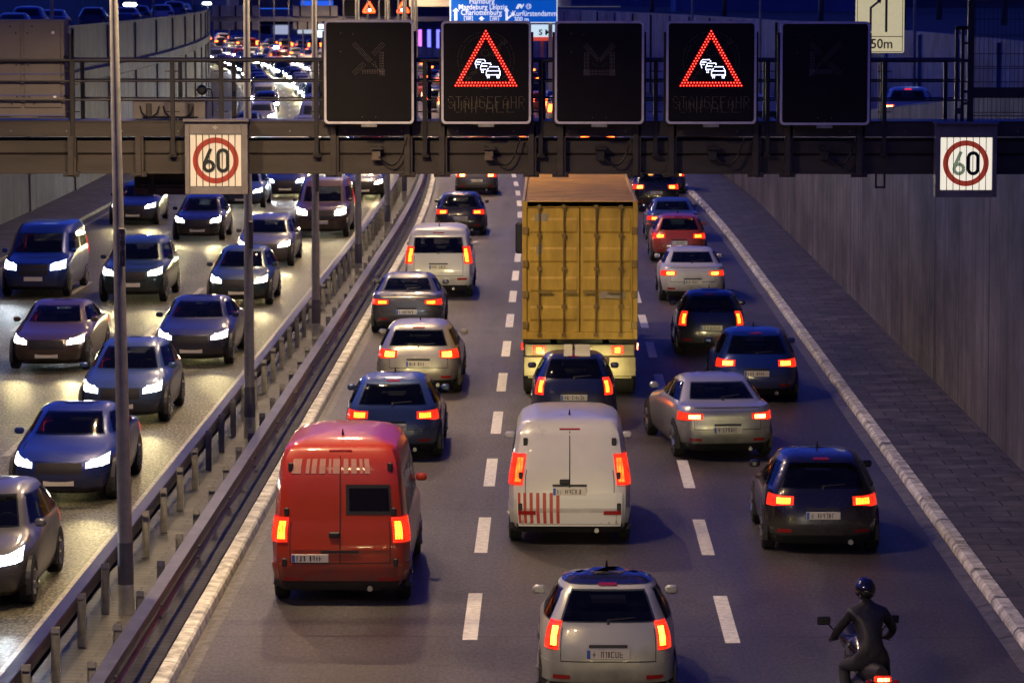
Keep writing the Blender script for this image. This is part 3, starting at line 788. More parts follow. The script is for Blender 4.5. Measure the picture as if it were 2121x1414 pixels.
# frame box hanging below the beam behind the 60 sign
t = thing('sign_box', 'dark back of a sign box hanging half hidden behind the 60 sign', 'sign box', (GX(335), YG + .78, GZ(359)))
q = MB(); l0, l1 = GX(275, YG + .78) - t.location.x, GX(425, YG + .78) - t.location.x; hgt = GZ(359) - GZ(410)
q.box(l0, l1, .05, .3, -hgt, .3, 0, .008); q.build('case', M_case, t)
q = MB(); q.box(l0, l1, .0, .06, -hgt, -hgt + .11, 0, .005); q.build('lower_flange', M_gan, t)
q = MB(); q.box(l0 + .12, l1, -.02, .06, -.26, -.21, 0, .004); q.box(l0 + .22, l0 + .33, -.03, .06, -.38, .2, 0, .004); q.build('mount', M_gan2, t)
# hooked pole with a round lamp
t = thing('round_floodlight', 'small round black lamp on a hooked pole above the walkway boxes', 'floodlight', (GX(440, YG + .9), YG + .9, GZ(247)))
q = MB().tube([(0, 0, 0), (0, 0, .36), (-.02, 0, .42), (-.06, 0, .44), (-.1, 0, .43)], .013, 8); q.build('pole', M_gan2, t, True)
q = MB().tube([(-.16, -.06, .42), (-.16, -.03, .42), (-.16, .04, .42), (-.16, .07, .42)], [.05, .078, .078, .04], 18); q.build('lamp_housing', M_dark, t, True)
q = MB().prism([(-.26, .42), (-.225, .455), (-.225, .385)], -.02, .02); q.build('bracket_wing', M_dark, t)
# mesh guard at the kerb end
t = thing('mesh_guard', 'tall black wire mesh guard with a square post, above the brightly lit 60 sign', 'mesh guard', (GX(2010), YG + .05, GZ(285)))
ox = t.location.x; oz = t.location.z
q = MB(); q.box(-.05, .05, -.05, .05, 0, 2.7, 0, .006); q.box(2.0, 2.08, -.05, .05, 0, 2.7, 0, .006); q.build('post', M_gan2, t)
q = MB(); q.box(.05, 2.0, -.03, .03, GZ(203) - oz, GZ(181) - oz, 0, .006); q.build('crossbar', M_gan2, t)
q = MB()
for k in range(29):
    x = .07 + k * .067; q.tube([(x, 0, .02), (x, 0, 2.65)], .0045, 5)
for py in (278, 272, 240, 233, 170, 142, 138, 112, 77, 73, 40, 8, 4, -30, -60):
    z = GZ(py) - oz; q.tube([(.05, -.008, z), (2.0, -.008, z)], .0055, 5)
q.build('wire_mesh', M_gan2, t)
q = MB()
for a, b2 in ((1978, 1984), (1990, 1997)): q.box(GX(a) - ox, GX(b2) - ox, -.03, .03, 0, GZ(55) - oz, 0, .004)
q.box(GX(1978) - ox, GX(2006) - ox, -.03, .03, GZ(62) - oz, GZ(54) - oz, 0, .004); q.box(GX(1980) - ox, GX(1996) - ox, -.025, .025, GZ(236) - oz, GZ(224) - oz)
for py in (90, 190, 215): q.box(GX(1996) - ox, GX(2003) - ox, -.035, .0, GZ(py) - oz - .02, GZ(py) - oz + .02)
q.build('gate_frame', M_gan2, t)
# ------------------------------------------------------------------ vehicles
M_glass_b = mat('blacked_glass', (.006, .007, .010), .06, spec=.7, coat=.5)
M_glass = mat('car_glass', (.004, .005, .007), .05, spec=.7)
N_, L_, b_ = nodes_of(M_glass); tr_ = N_.new('ShaderNodeBsdfTransparent'); tr_.inputs['Color'].default_value = (.55, .60, .60, 1); ms_ = N_.new('ShaderNodeMixShader'); ms_.inputs[0].default_value = .42
L_.new(tr_.outputs[0], ms_.inputs[1]); L_.new(b_.outputs[0], ms_.inputs[2]); L_.new(ms_.outputs[0], N_['Material Output'].inputs['Surface'])
M_seat = mat('seat_fabric', (.03, .03, .034), .85, noise=.3, nscale=8)
M_dash = mat('dashboard', (.012, .012, .013), .6)
def ribs(m, scale, lo, axis='X'):
    """lens ribs: the glow is broken by the fluting of the glass"""
    N, L, b = nodes_of(m); s0 = b.inputs['Emission Strength'].default_value
    tc = N.new('ShaderNodeTexCoord'); wv = N.new('ShaderNodeTexWave'); wv.bands_direction = axis; wv.inputs['Scale'].default_value = scale; wv.inputs['Distortion'].default_value = .6
    nz = N.new('ShaderNodeTexNoise'); nz.inputs['Scale'].default_value = 9
    L.new(tc.outputs['Object'], wv.inputs['Vector']); L.new(tc.outputs['Object'], nz.inputs['Vector'])
    mr = N.new('ShaderNodeMapRange'); mr.inputs['To Min'].default_value = lo * s0; mr.inputs['To Max'].default_value = s0 * 1.15; L.new(wv.outputs['Fac'], mr.inputs['Value'])
    mu = N.new('ShaderNodeMath'); mu.operation = 'MULTIPLY'; L.new(mr.outputs['Result'], mu.inputs[0])
    m2 = N.new('ShaderNodeMapRange'); m2.inputs['From Min'].default_value = .3; m2.inputs['From Max'].default_value = .7; m2.inputs['To Min'].default_value = .45; m2.inputs['To Max'].default_value = 1.4; L.new(nz.outputs['Fac'], m2.inputs['Value'])
    L.new(m2.outputs['Result'], mu.inputs[1]); L.new(mu.outputs[0], b.inputs['Emission Strength'])
M_tyre = mat('tyre_rubber', (.012, .012, .012), .8, bump=.1)
M_rim_ = mat('wheel_rim', (.30, .30, .31), .35, .8)
M_trim = mat('black_trim', (.014, .014, .016), .55)
M_tail = mat('tail_lens', (.35, .01, .008), .25, emis=(1, .03, .008), estr=1.5, coat=.5)
M_tailc = mat('tail_bulb', (1, .35, .05), .3, emis=(1, .26, .015), estr=5.0)
M_brake = mat('brake_bulb', (1, .4, .1), .3, emis=(1, .42, .10), estr=9.0)
M_tailc2 = mat('tail_bulb_red', (1, .2, .05), .3, emis=(1, .10, .01), estr=3.0); M_tailc3 = mat('tail_bulb_amber', (1, .4, .1), .3, emis=(1, .34, .03), estr=7.0)
ribs(M_tailc2, 7, .4); ribs(M_tailc3, 6, .5); ribs(M_tail, 9, .35, 'Z'); ribs(M_tailc, 7, .4); ribs(M_brake, 7, .5)
M_refl = mat('rear_reflector', (.30, .012, .01), .25, coat=.4)
M_taild = mat('far_tail_lens', (1, .05, .02), .3, emis=(1, .10, .012), estr=12)
M_head = mat('headlight_lens', (1, .97, .9), .2, emis=(1, .93, .78), estr=5)
M_headx = mat('xenon_lens', (.9, .96, 1), .2, emis=(.80, .92, 1), estr=5)
M_proj = mat('headlight_projector', (1, .97, .9), .2, emis=(1, .95, .84), estr=45)
M_projx = mat('xenon_projector', (.9, .96, 1), .2, emis=(.84, .93, 1), estr=45)
ribs(M_head, 8, .5); ribs(M_headx, 8, .5)
M_headf = mat('far_headlight_lens', (1, .97, .9), .2, emis=(1, .96, .88), estr=40)
M_amber = mat('amber_indicator', (1, .5, .05), .3, emis=(1, .50, .04), estr=3)
M_plw = mat('number_plate_white', (.62, .60, .52), .45, noise=.05)
M_plb = mat('number_plate_band', (.03, .10, .45), .45)
M_beacon = mat('blue_beacon', (.1, .1, 1), .3, emis=(.12, .16, 1), estr=30)
PAINT = {}
def paint(nm, c, metal=.25, rough=.32):
    m = mat('paint_' + nm, c, rough, metal, .5, coat=.7, noise=.06, nscale=1.2, rnoise=.05)
    return grime(m)
def grime(m):
    """road dirt on the sills and bumpers"""
    if m.get('grimy'): return m
    m['grimy'] = 1; N, L, b = nodes_of(m); src = b.inputs['Base Color'].links[0].from_socket
    tc = N.new('ShaderNodeTexCoord'); sp = N.new('ShaderNodeSeparateXYZ'); L.new(tc.outputs['Object'], sp.inputs['Vector'])
    nz = N.new('ShaderNodeTexNoise'); nz.inputs['Scale'].default_value = 5; nz.inputs['Detail'].default_value = 8; L.new(tc.outputs['Object'], nz.inputs['Vector'])
    ad = N.new('ShaderNodeMath'); ad.operation = 'MULTIPLY_ADD'; ad.inputs[1].default_value = -.55; L.new(nz.outputs['Fac'], ad.inputs[0]); L.new(sp.outputs['Z'], ad.inputs[2])
    mr = N.new('ShaderNodeMapRange'); mr.inputs['From Min'].default_value = -.05; mr.inputs['From Max'].default_value = .50; mr.inputs['To Min'].default_value = .75; mr.inputs['To Max'].default_value = .03; L.new(ad.outputs[0], mr.inputs['Value'])
    mx = N.new('ShaderNodeMixRGB'); L.new(mr.outputs['Result'], mx.inputs['Fac']); L.new(src, mx.inputs['Color1']); mx.inputs['Color2'].default_value = (.075, .068, .058, 1)
    L.new(mx.outputs['Color'], b.inputs['Base Color'])
    rg = N.new('ShaderNodeMapRange'); rg.inputs['To Min'].default_value = .7; rg.inputs['To Max'].default_value = 0; L.new(mr.outputs['Result'], rg.inputs['Value']); L.new(rg.outputs['Result'], b.inputs['Coat Weight'])
    return m
NR, NF = 4.0, 3.4
class Shape:
    def __init__(s, L, sl, Lr=.85, Lf=1.25, nr=NR): s.nr = nr; s.L = L; s.sl = sl; s.Lr = Lr; s.Lf = Lf; s.zs = [a[0] for a in sl]
    def at(s, z):
        sl = s.sl
        if z <= sl[0][0]: return sl[0][1:]
        if z >= sl[-1][0]: return sl[-1][1:]
        i = bisect_right(s.zs, z) - 1; a, b = sl[i], sl[i + 1]; u = (z - a[0]) / (b[0] - a[0])
        return tuple(a[k] + (b[k] - a[k]) * u for k in (1, 2, 3))
    def P(s, z, t):
        yr, yf, w = s.at(z); t %= 4.0; side = int(t); u = t - side
        span = max(yf - yr, .05); Lr = min(s.Lr, span * .45); Lf = min(s.Lf, span * .5)
        kr = 2 ** (-1 / s.nr); kf = 2 ** (-1 / NF); y0 = yr + (1 - kr) * Lr; y1 = yf - (1 - kf) * Lf
        if side == 0 or side == 2:
            n = s.nr if side == 0 else NF
            tx = -1 + 2 * u; k = (abs(tx) ** n + 1) ** (-1 / n); x = w * tx * k
            if side == 0: return Vector((x, yr + (1 - k) * Lr - s.L / 2, z))
            return Vector((-x, yf - (1 - k) * Lf - s.L / 2, z))
        y = y0 + (y1 - y0) * (u if side == 1 else 1 - u)
        a = max(0.0, 1 - (y - y0) / Lr) ** s.nr; b = max(0.0, 1 - (y1 - y) / Lf) ** NF
        k = (a + 1) ** (-1 / s.nr) if a > b else (b + 1) ** (-1 / NF)
        return Vector(((1 if side == 1 else -1) * w * k, y - s.L / 2, z))
    def N(s, z, t):
        e = .012
        du = s.P(z, t + e) - s.P(z, t - e); dv = s.P(min(z + e, s.zs[-1]), t) - s.P(max(z - e, s.zs[0]), t)
        n = du.cross(dv)
        if n.length < 1e-9: return Vector((0, 0, 1))
        return n.normalized()
    def body(s, mb, holes=()):
        zs = []
        for a, b in zip(s.zs, s.zs[1:]):
            zs += [a] + ([(a + b) / 2] if b - a > .06 else [])
        zs = sorted(set([round(z, 4) for z in zs + [s.zs[-1]]] + [round(h[i], 4) for h in holes for i in (2, 3)]))
        ts = [k / 14 for k in range(14)] + [1 + k / 18 for k in range(18)] + [2 + k / 14 for k in range(14)] + [3 + k / 18 for k in range(18)]
        ts = sorted(set([round(t, 4) for t in ts] + [h[i] for h in holes for i in (0, 1)]))
        n = len(ts); vs = [s.P(z, t) for z in zs for t in ts]; fs = []
        for i in range(len(zs) - 1):
            for k in range(n):
                k2 = (k + 1) % n; tm = (ts[k] + (ts[k2] if k2 else 4.0)) / 2; zm = (zs[i] + zs[i + 1]) / 2
                if any(h[0] < tm < h[1] and h[2] < zm < h[3] for h in holes): continue
                fs.append((i * n + k, i * n + k2, (i + 1) * n + k2, (i + 1) * n + k))
        fs.append(tuple(range(n - 1, -1, -1)))
        top = (len(zs) - 1) * n; c = sum((Vector(v) for v in vs[top:]), Vector()) / n
        vs.append(c + Vector((0, 0, .012))); ci = len(vs) - 1
        for k in range(n): fs.append((top + k, top + (k + 1) % n, ci))
        return mb.add(vs, fs)
    def patch(s, mb, t0, t1, z0, z1, off, nu=8, nv=4, mi=0, skirt=.02, z0b=None, z1b=None):
        """piece of skin lifted off the body; z0b/z1b give the far end's heights"""
        vs = []; fs = []
        z0b = z0 if z0b is None else z0b; z1b = z1 if z1b is None else z1b
        g = []
        for j in range(-1, nv + 2):
            row = []
            for i in range(-1, nu + 2):
                u = min(max(i, 0), nu) / nu; v = min(max(j, 0), nv) / nv
                t = t0 + (t1 - t0) * u; za = z0 + (z0b - z0) * u; zb = z1 + (z1b - z1) * u; z = za + (zb - za) * v
                edge = i in (-1, nu + 1) or j in (-1, nv + 1)
                row.append(len(vs)); vs.append(s.P(z, t) + s.N(z, t) * (off - (skirt if edge else 0)))
            g.append(row)
        for j in range(len(g) - 1):
            for i in range(len(g[0]) - 1): fs.append((g[j][i], g[j][i + 1], g[j + 1][i + 1], g[j + 1][i]))
        return mb.add(vs, fs, mi)

def hatch(L=4.05, w=.89, H=1.49, rake=0.0):
    k = H / 1.49
    return Shape(L, [(.18, .14, L - .2, .80), (.27, .04, L - .06, .86), (.45, .0, L, w - .005), (.60, .01, L - .01, w), (.75, .04, L - .07, w), (.84, .07, L - .34, w - .005),
                     (.92, .10, L - .80, w - .02), (.97, .12, L - 1.1, w - .035), (1.15 * k, .24 + rake, L - 1.40, w - .12), (1.32 * k, .40 + rake, L - 1.72, w - .20), (1.41 * k, .55 + rake, L - 1.98, w - .27),
                     (1.455 * k, .74 + rake, L - 2.2, w - .35), (1.48 * k, 1.0 + rake, L - 2.45, w - .46), (H, 1.35 + rake, L - 2.7, w - .62)])
def estate(L=4.65, w=.90, H=1.48):
    return Shape(L, [(.18, .14, L - .2, .80), (.27, .04, L - .06, .86), (.45, .0, L, w - .005), (.60, .01, L - .01, w), (.75, .03, L - .07, w), (.84, .05, L - .36, w - .005),
                     (.92, .08, L - .95, w - .02), (.97, .10, L - 1.3, w - .035), (1.15, .20, L - 1.62, w - .12), (1.32, .36, L - 1.98, w - .20), (1.40, .48, L - 2.25, w - .26),
                     (1.445, .64, L - 2.5, w - .34), (1.468, .9, L - 2.75, w - .46), (H, 1.3, L - 3.0, w - .62)])
def sedan(L=4.6, w=.90, H=1.43):
    return Shape(L, [(.18, .14, L - .2, .80), (.27, .04, L - .06, .86), (.45, .0, L, w - .005), (.60, .0, L - .01, w), (.74, .02, L - .07, w), (.83, .03, L - .36, w - .005),
                     (.91, .05, L - .95, w - .02), (.98, .12, L - 1.25, w - .04), (1.01, .50, L - 1.33, w - .07), (1.15, .80, L - 1.62, w - .14), (1.28, 1.05, L - 1.92, w - .21), (1.35, 1.25, L - 2.2, w - .27),
                     (1.395, 1.45, L - 2.4, w - .35), (1.418, 1.7, L - 2.6, w - .46), (H, 2.0, L - 2.8, w - .62)], Lr=.7)
def suv(L=4.5, w=.93, H=1.68):
    return Shape(L, [(.24, .16, L - .2, .84), (.34, .05, L - .06, .90), (.55, .0, L, w - .005), (.72, .01, L - .01, w), (.88, .03, L - .06, w), (.98, .05, L - .30, w - .005),
                     (1.05, .07, L - .85, w - .02), (1.10, .09, L - 1.2, w - .035), (1.30, .20, L - 1.50, w - .11), (1.50, .36, L - 1.85, w - .18), (1.58, .47, L - 2.1, w - .24),
                     (1.635, .62, L - 2.35, w - .32), (1.66, .85, L - 2.6, w - .44), (H, 1.25, L - 2.85, w - .62)])
def van(L=4.9, w=.95, H=1.96, k=1.0):
    return Shape(L, [(.22, .12, L - .2, .86), (.32, .03, L - .05, .92), (.55, .0, L, w - .005), (.80, .0, L - .02, w), (.98, .02, L - .10, w), (1.06, .03, L - .35, w - .005),
                     (1.13, .04, L - .75, w - .015), (1.20, .05, L - .95, w - .03), (1.50 * k, .11, L - 1.35, w - .08), (1.74 * k, .18, L - 1.72, w - .12), (1.83 * k, .23, L - 1.9, w - .16),
                     (1.895 * k, .28, L - 2.05, w - .19), (1.935 * k, .38, L - 2.2, w - .27), (H, .75, L - 2.7, w - .50)], Lr=.5, Lf=1.0, nr=8.0)
KIND = {
    'hatchback': dict(s=hatch(), win=(1.02, 1.37), belt=.99, tail=('wide', .74, .92), plate=.62, head=(.63, .79), wheel=.32, third=1.405),
    'small': dict(s=hatch(3.65, .83, 1.49), win=(1.02, 1.37), belt=.99, tail=('tall', .70, 1.03), plate=.66, head=(.63, .80), wheel=.30, third=1.405),
    'estate': dict(s=estate(), win=(1.03, 1.35), belt=.99, tail=('wide', .76, .96), plate=.66, head=(.63, .78), wheel=.33, third=1.385),
    'sedan': dict(s=sedan(), win=(1.06, 1.32), belt=1.0, tail=('wide', .72, .88), plate=.56, head=(.62, .77), wheel=.33, third=None),
    'suv': dict(s=suv(), win=(1.17, 1.52), belt=1.12, tail=('wide', .86, 1.06), plate=.74, head=(.76, .93), wheel=.36, third=1.565),
    'van': dict(s=van(), win=(1.25, 1.70), belt=1.2, tail=('tall', .96, 1.44), plate=.86, head=(.78, 1.0), wheel=.34, third=1.80),
    'panel': dict(s=van(5.2, .97, 2.32, 1.16), win=(1.25, 1.86), belt=1.2, tail=('tall', .90, 1.26), plate=.68, head=(.80, 1.02), wheel=.34, third=2.16),
}
MESH = {}
def kind_meshes(kind):
    if kind in MESH: return MESH[kind]
    K = KIND[kind]; S = K['s']; L = S.L; R = {}
    white = PAINT_WHITE
    z0, z1 = K['win']; b = K['belt']
    R['body_solid'] = S.body(MB()).mesh('body', white, True, 38)
    holes = [(2.11, 2.89, b + .035, z1 - .005)] + [(a + .015, c - .015, b + .035, z1 - .025) for a, c in ((1.07, 1.46), (1.50, 1.94), (3.06, 3.50), (3.54, 3.93))]
    R['body_panel'] = S.body(MB(), holes).mesh('body', white, True, 38)
    R['body'] = S.body(MB(), holes + [(.11, .89, z0 + .015, z1 - .015)]).mesh('body', white, True, 38)
    # seats and dashboard behind the glass
    yf_ = S.at(b)[1] - L / 2; top = min(z1 + .02, b + .36)
    def seat(xc, w_, yb_, hr):
        m = MB(); m.box(xc - w_, xc + w_, yb_ - .06, yb_ + .08, b - .55, b + .06, 0, .05); m.box(xc - w_, xc + w_, yb_, yb_ + .5, b - .6, b - .42, 0, .05)
        for h in hr: m.box(xc + h - .13, xc + h + .13, yb_ - .05, yb_ + .05, b + .09, b + .28, 0, .045); m.box(xc + h - .05, xc + h + .05, yb_ - .01, yb_ + .02, b + .04, b + .1)
        return m
    R['front_seat#l'] = seat(-.36, .24, yf_ - 1.25, (0,)).mesh('front_seat', M_seat); R['front_seat#r'] = seat(.36, .24, yf_ - 1.25, (0,)).mesh('front_seat', M_seat)
    R['rear_seat'] = seat(0, .60, max(-L / 2 + .75, yf_ - 2.15), (-.36, .36)).mesh('rear_seat', M_seat)
    m = MB(); m.box(-.68, .68, yf_ - .55, yf_ - .18, b - .25, b - .01, 0, .05); m.tube([(-.36 + .17 * math.cos(a), yf_ - .66, b - .03 + .17 * math.sin(a)) for a in [math.pi * k / 8 for k in range(17)]], .016, 6)
    m.box(-.70, .70, -L / 2 + .25, yf_ - .2, S.zs[0] + .12, S.zs[0] + .16); R['dashboard'] = m.mesh('dashboard', M_dash)
    def pm(name, m, *patches, smooth=True):
        mb = MB()
        for p in patches: S.patch(mb, *p[0], **p[1])
        R[name] = mb.mesh(name.split('#')[0], m, smooth, 50)
    pm('rear_window', M_glass, ((.09, .91, z0, z1, .006), dict(nu=14, nv=6)))
    pm('windscreen', M_glass, ((2.09, 2.91, b + .02, z1 + .01, .006), dict(nu=14, nv=6)))
    for nm, a, c in (('side_window#1', 1.07, 1.46), ('side_window#2', 1.50, 1.94), ('side_window#3', 3.06, 3.50), ('side_window#4', 3.54, 3.93)):
        pm(nm, M_glass, ((a, c, b + .02, z1 - .01, .005), dict(nu=8, nv=4)))
    ty, t0, t1 = K['tail']
    wd = .24 if ty == 'wide' else .11
    back = -.07 if ty == 'wide' else -.05
    for nm, a, c in (('taillight#l', back, wd), ('taillight#r', 1 - wd, 1 - back)):
        lft = nm.endswith('l'); za_, zb_ = (0, .035) if lft else (.035, 0)
        if ty == 'tall': za_ = zb_ = 0
        pm(nm, M_tail, ((a, c, t0 + za_, t1 - za_ * .5, .012), dict(nu=8, nv=4, z0b=t0 + zb_, z1b=t1 - zb_ * .5)))
    i0 = (.05, wd - .03) if ty == 'wide' else (.015, wd - .02)
    zc = (t0 + .045, t1 - .045) if ty == 'wide' else (t0 + .05, t1 - .06)
    for nm, a, c in (('bulb#l', i0[0], i0[1]), ('bulb#r', 1 - i0[1], 1 - i0[0])):
        pm(nm, M_tailc, ((a, c, zc[0], zc[1], .017), dict(nu=5, nv=2, skirt=.008)))
    for nm, a, c in (('reflector#l', .06, .22), ('reflector#r', .78, .94)):
        pm(nm, M_refl, ((a, c, .36 if kind != 'van' else .5, .41 if kind != 'van' else .56, .022), dict(nu=4, nv=1)))
    lo = S.zs[0]
    pm('rear_bumper', white, ((-.22, 1.22, lo + .14, lo + .38, .014), dict(nu=22, nv=4)))
    pm('valance', M_trim, ((-.1, 1.1, lo + .0, lo + .13, .016), dict(nu=18, nv=2)))
    if K['third']: pm('brake_strip', M_tail, ((.40, .60, K['third'], K['third'] + .02, .012), dict(nu=4, nv=1)))
    h0, h1 = K['head']
    for nm, a, c in (('headlight#l', 1.95, 2.24), ('headlight#r', 2.76, 3.05)):
        lft = nm.endswith('l'); ua, ub = (.045, -.055) if lft else (-.055, .045)
        pm(nm, M_head, ((a, c, h0 + max(ua, 0) * .8, h1 + ua, .010), dict(nu=8, nv=3, z0b=h0 + max(ub, 0) * .8, z1b=h1 + ub)))
    for nm, a, c in (('projector#l', 2.02, 2.19), ('projector#r', 2.81, 2.98)):
        pm(nm, M_proj, ((a, c, h0 + .03, h1 - .025, .016), dict(nu=5, nv=2, skirt=.008)))
    pm('grille', M_trim, ((2.28, 2.72, h0 - .14, h1 - .06, .008), dict(nu=6, nv=3)))
    pm('front_bumper', white, ((1.80, 3.20, lo + .12, lo + .34, .014), dict(nu=20, nv=4)))
    # shut lines of the tailgate, handle strip, wiper, exhaust, aerial
    mb = MB(); zb0 = lo + .385; zt0 = K['win'][0] - .06; pz = K['plate']
    for a in (.13, .865): S.patch(mb, a, a + .006, zb0, zt0, .004, nu=1, nv=6, skirt=.006)
    S.patch(mb, .13, .871, zb0, zb0 + .012, .004, nu=12, nv=1, skirt=.006)
    if kind == 'sedan': S.patch(mb, .12, .88, .955, .965, .004, nu=12, nv=1, skirt=.006)
    S.patch(mb, .36, .64, pz + .075, pz + .11, .012, nu=8, nv=1)
    R['tailgate_seam'] = mb.mesh('tailgate_seam', M_trim)
    mb = MB(); S.patch(mb, .50, .72, z0 + .02, z0 + .034, .014, nu=4, nv=1, z0b=z0 + .05, z1b=z0 + .062, skirt=.01); S.patch(mb, .49, .51, z0 - .02, z0 + .035, .016, nu=1, nv=1)
    R['wiper'] = mb.mesh('wiper', M_trim)
    R['exhaust'] = MB().tube([(.42, -L / 2 - .02, lo + .03), (.42, -L / 2 + .25, lo + .03)], .038, 10).mesh('exhaust', M_rim_)
    ya = S.at(S.zs[-2])[0] - L / 2 + .35; R['aerial'] = MB().tube([(0, ya + .1, S.zs[-1] - .01), (0, ya - .02, S.zs[-1] + .10)], [.02, .006], 6).mesh('aerial', M_trim)
    # plates
    for nm, zz, tt, sg in (('number_plate#r', K['plate'], .5, -1), ('number_plate#f', h0 - .24, 2.5, 1)):
        p = S.P(zz, tt); y = p.y + sg * .02; ya, yb = min(y, y - sg * .03), max(y, y - sg * .03)
        mb = MB().box(-.26, .26, ya, yb, zz - .058, zz + .058, 0, .004)
        yo = y + sg * .0015
        if sg < 0:
            mb.box(-.257, -.215, yo - .001, yo + .004, zz - .053, zz + .053, 1)
            R['_platez'] = (y, zz)
        R[nm] = mb.mesh('number_plate', [M_plw, M_plb, M_trim])
    # mirrors
    yb = S.at(b)[1] - L / 2 - .28; wx = S.at(b)[2]
    for nm, sg in (('mirror#l', -1), ('mirror#r', 1)):
        xa, xb = sorted((sg * (wx - .03), sg * (wx + .135)))
        R[nm] = MB().box(xa, xb, yb - .03, yb + .06, b + .01, b + .125, 0, .03).mesh('mirror', white, True)
    # wheels
    r = K['wheel']; wsx = S.at(.45)[2]
    def wheel_mesh():
        mb = MB(); n = 22; prof = [(-.10, r * .62), (-.10, r * .93), (-.07, r), (.07, r), (.10, r * .93), (.10, r * .62)]
        for j in range(n):
            a, c = 2 * math.pi * j / n, 2 * math.pi * (j + 1) / n
            for (xa, ra), (xb, rb) in zip(prof, prof[1:]):
                mb.add([(xa, ra * math.cos(a), ra * math.sin(a)), (xb, rb * math.cos(a), rb * math.sin(a)), (xb, rb * math.cos(c), rb * math.sin(c)), (xa, ra * math.cos(c), ra * math.sin(c))], [(0, 1, 2, 3)])
        rim = MB()
        for sg in (-1, 1):
            rim.tube([(sg * .085, 0, 0), (sg * .092, 0, 0)], [r * .63, r * .60], 22)
            for k in range(5):
                a = 2 * math.pi * k / 5; rim.tube([(sg * .09, 0, 0), (sg * .1, r * .58 * math.cos(a), r * .58 * math.sin(a))], .03, 5)
        return mb.mesh('wheel', M_tyre, True, 50), rim.mesh('rim', M_rim_)
    R['wheel'], R['rim'] = wheel_mesh()
    ax = (L / 2 - .78 - (.0 if kind != 'small' else -.05), -L / 2 + .72)
    R['_wheels'] = [(sx * (wsx - .085), y, r) for sx in (-1, 1) for y in ax]
    mb = MB(); pts = [(r * 1.18 * math.cos(a), r * 1.18 * math.sin(a)) for a in [math.pi * k / 12 for k in range(13)]]
    pts = [(r * 1.18, S.zs[0] + .01 - r)] + pts + [(-r * 1.18, S.zs[0] + .01 - r)]
    R['wheel_arch'] = mb.prism(pts, -.03, .03, 0, 'yz').mesh('wheel_arch', M_trim)
    R['_arch'] = wsx - .024
    MESH[kind] = R; return R
NPLATE = [0]; PLATES = []
for q in range(12):
    r_ = random.Random(100 + q); m_ = MB().box(-.26, .26, 0, .03, -.058, .058, 0, .004); m_.box(-.257, -.215, -.0025, .0025, -.053, .053, 1)
    x_ = -.19; gap = r_.choice([1, 2, 3])
    for k in range(8):
        w_ = r_.choice([.022, .034, .038])
        if k != gap and x_ + w_ < .24:
            for s_ in r_.sample(('l', 'r', 't', 'm', 'b', 'd'), r_.choice([2, 3, 3])):
                bx = {'l': (x_, x_ + .009, -.036, .036), 'r': (x_ + w_ - .009, x_ + w_, -.036, .036), 't': (x_, x_ + w_, .027, .036), 'm': (x_, x_ + w_, -.005, .005), 'b': (x_, x_ + w_, -.036, -.027), 'd': (x_ + w_ * .4, x_ + w_ * .4 + .009, -.036, .036)}[s_]
                m_.box(bx[0], bx[1], -.0015 - .0002 * len(s_), .002, bx[2], bx[3], 2)
        x_ += w_ + .014
    PLATES.append(m_.mesh('number_plate', [M_plw, M_plb, M_trim]))
PAINT_WHITE = paint('white', (.62, .62, .60), .05)
SPOTS = []
def spot(name, parent, loc, aim, power, color, size=70, blend=.8, radius=.08):
    l = bpy.data.lights.new(name, 'SPOT'); l.energy = power; l.color = color; l.spot_size = math.radians(size); l.spot_blend = blend; l.shadow_soft_size = radius
    o = bpy.data.objects.new(name, l); col.objects.link(o); o.parent = parent; o.location = loc
    o.rotation_euler = (Vector(aim) - Vector(loc)).to_track_quat('-Z', 'Y').to_euler(); return o
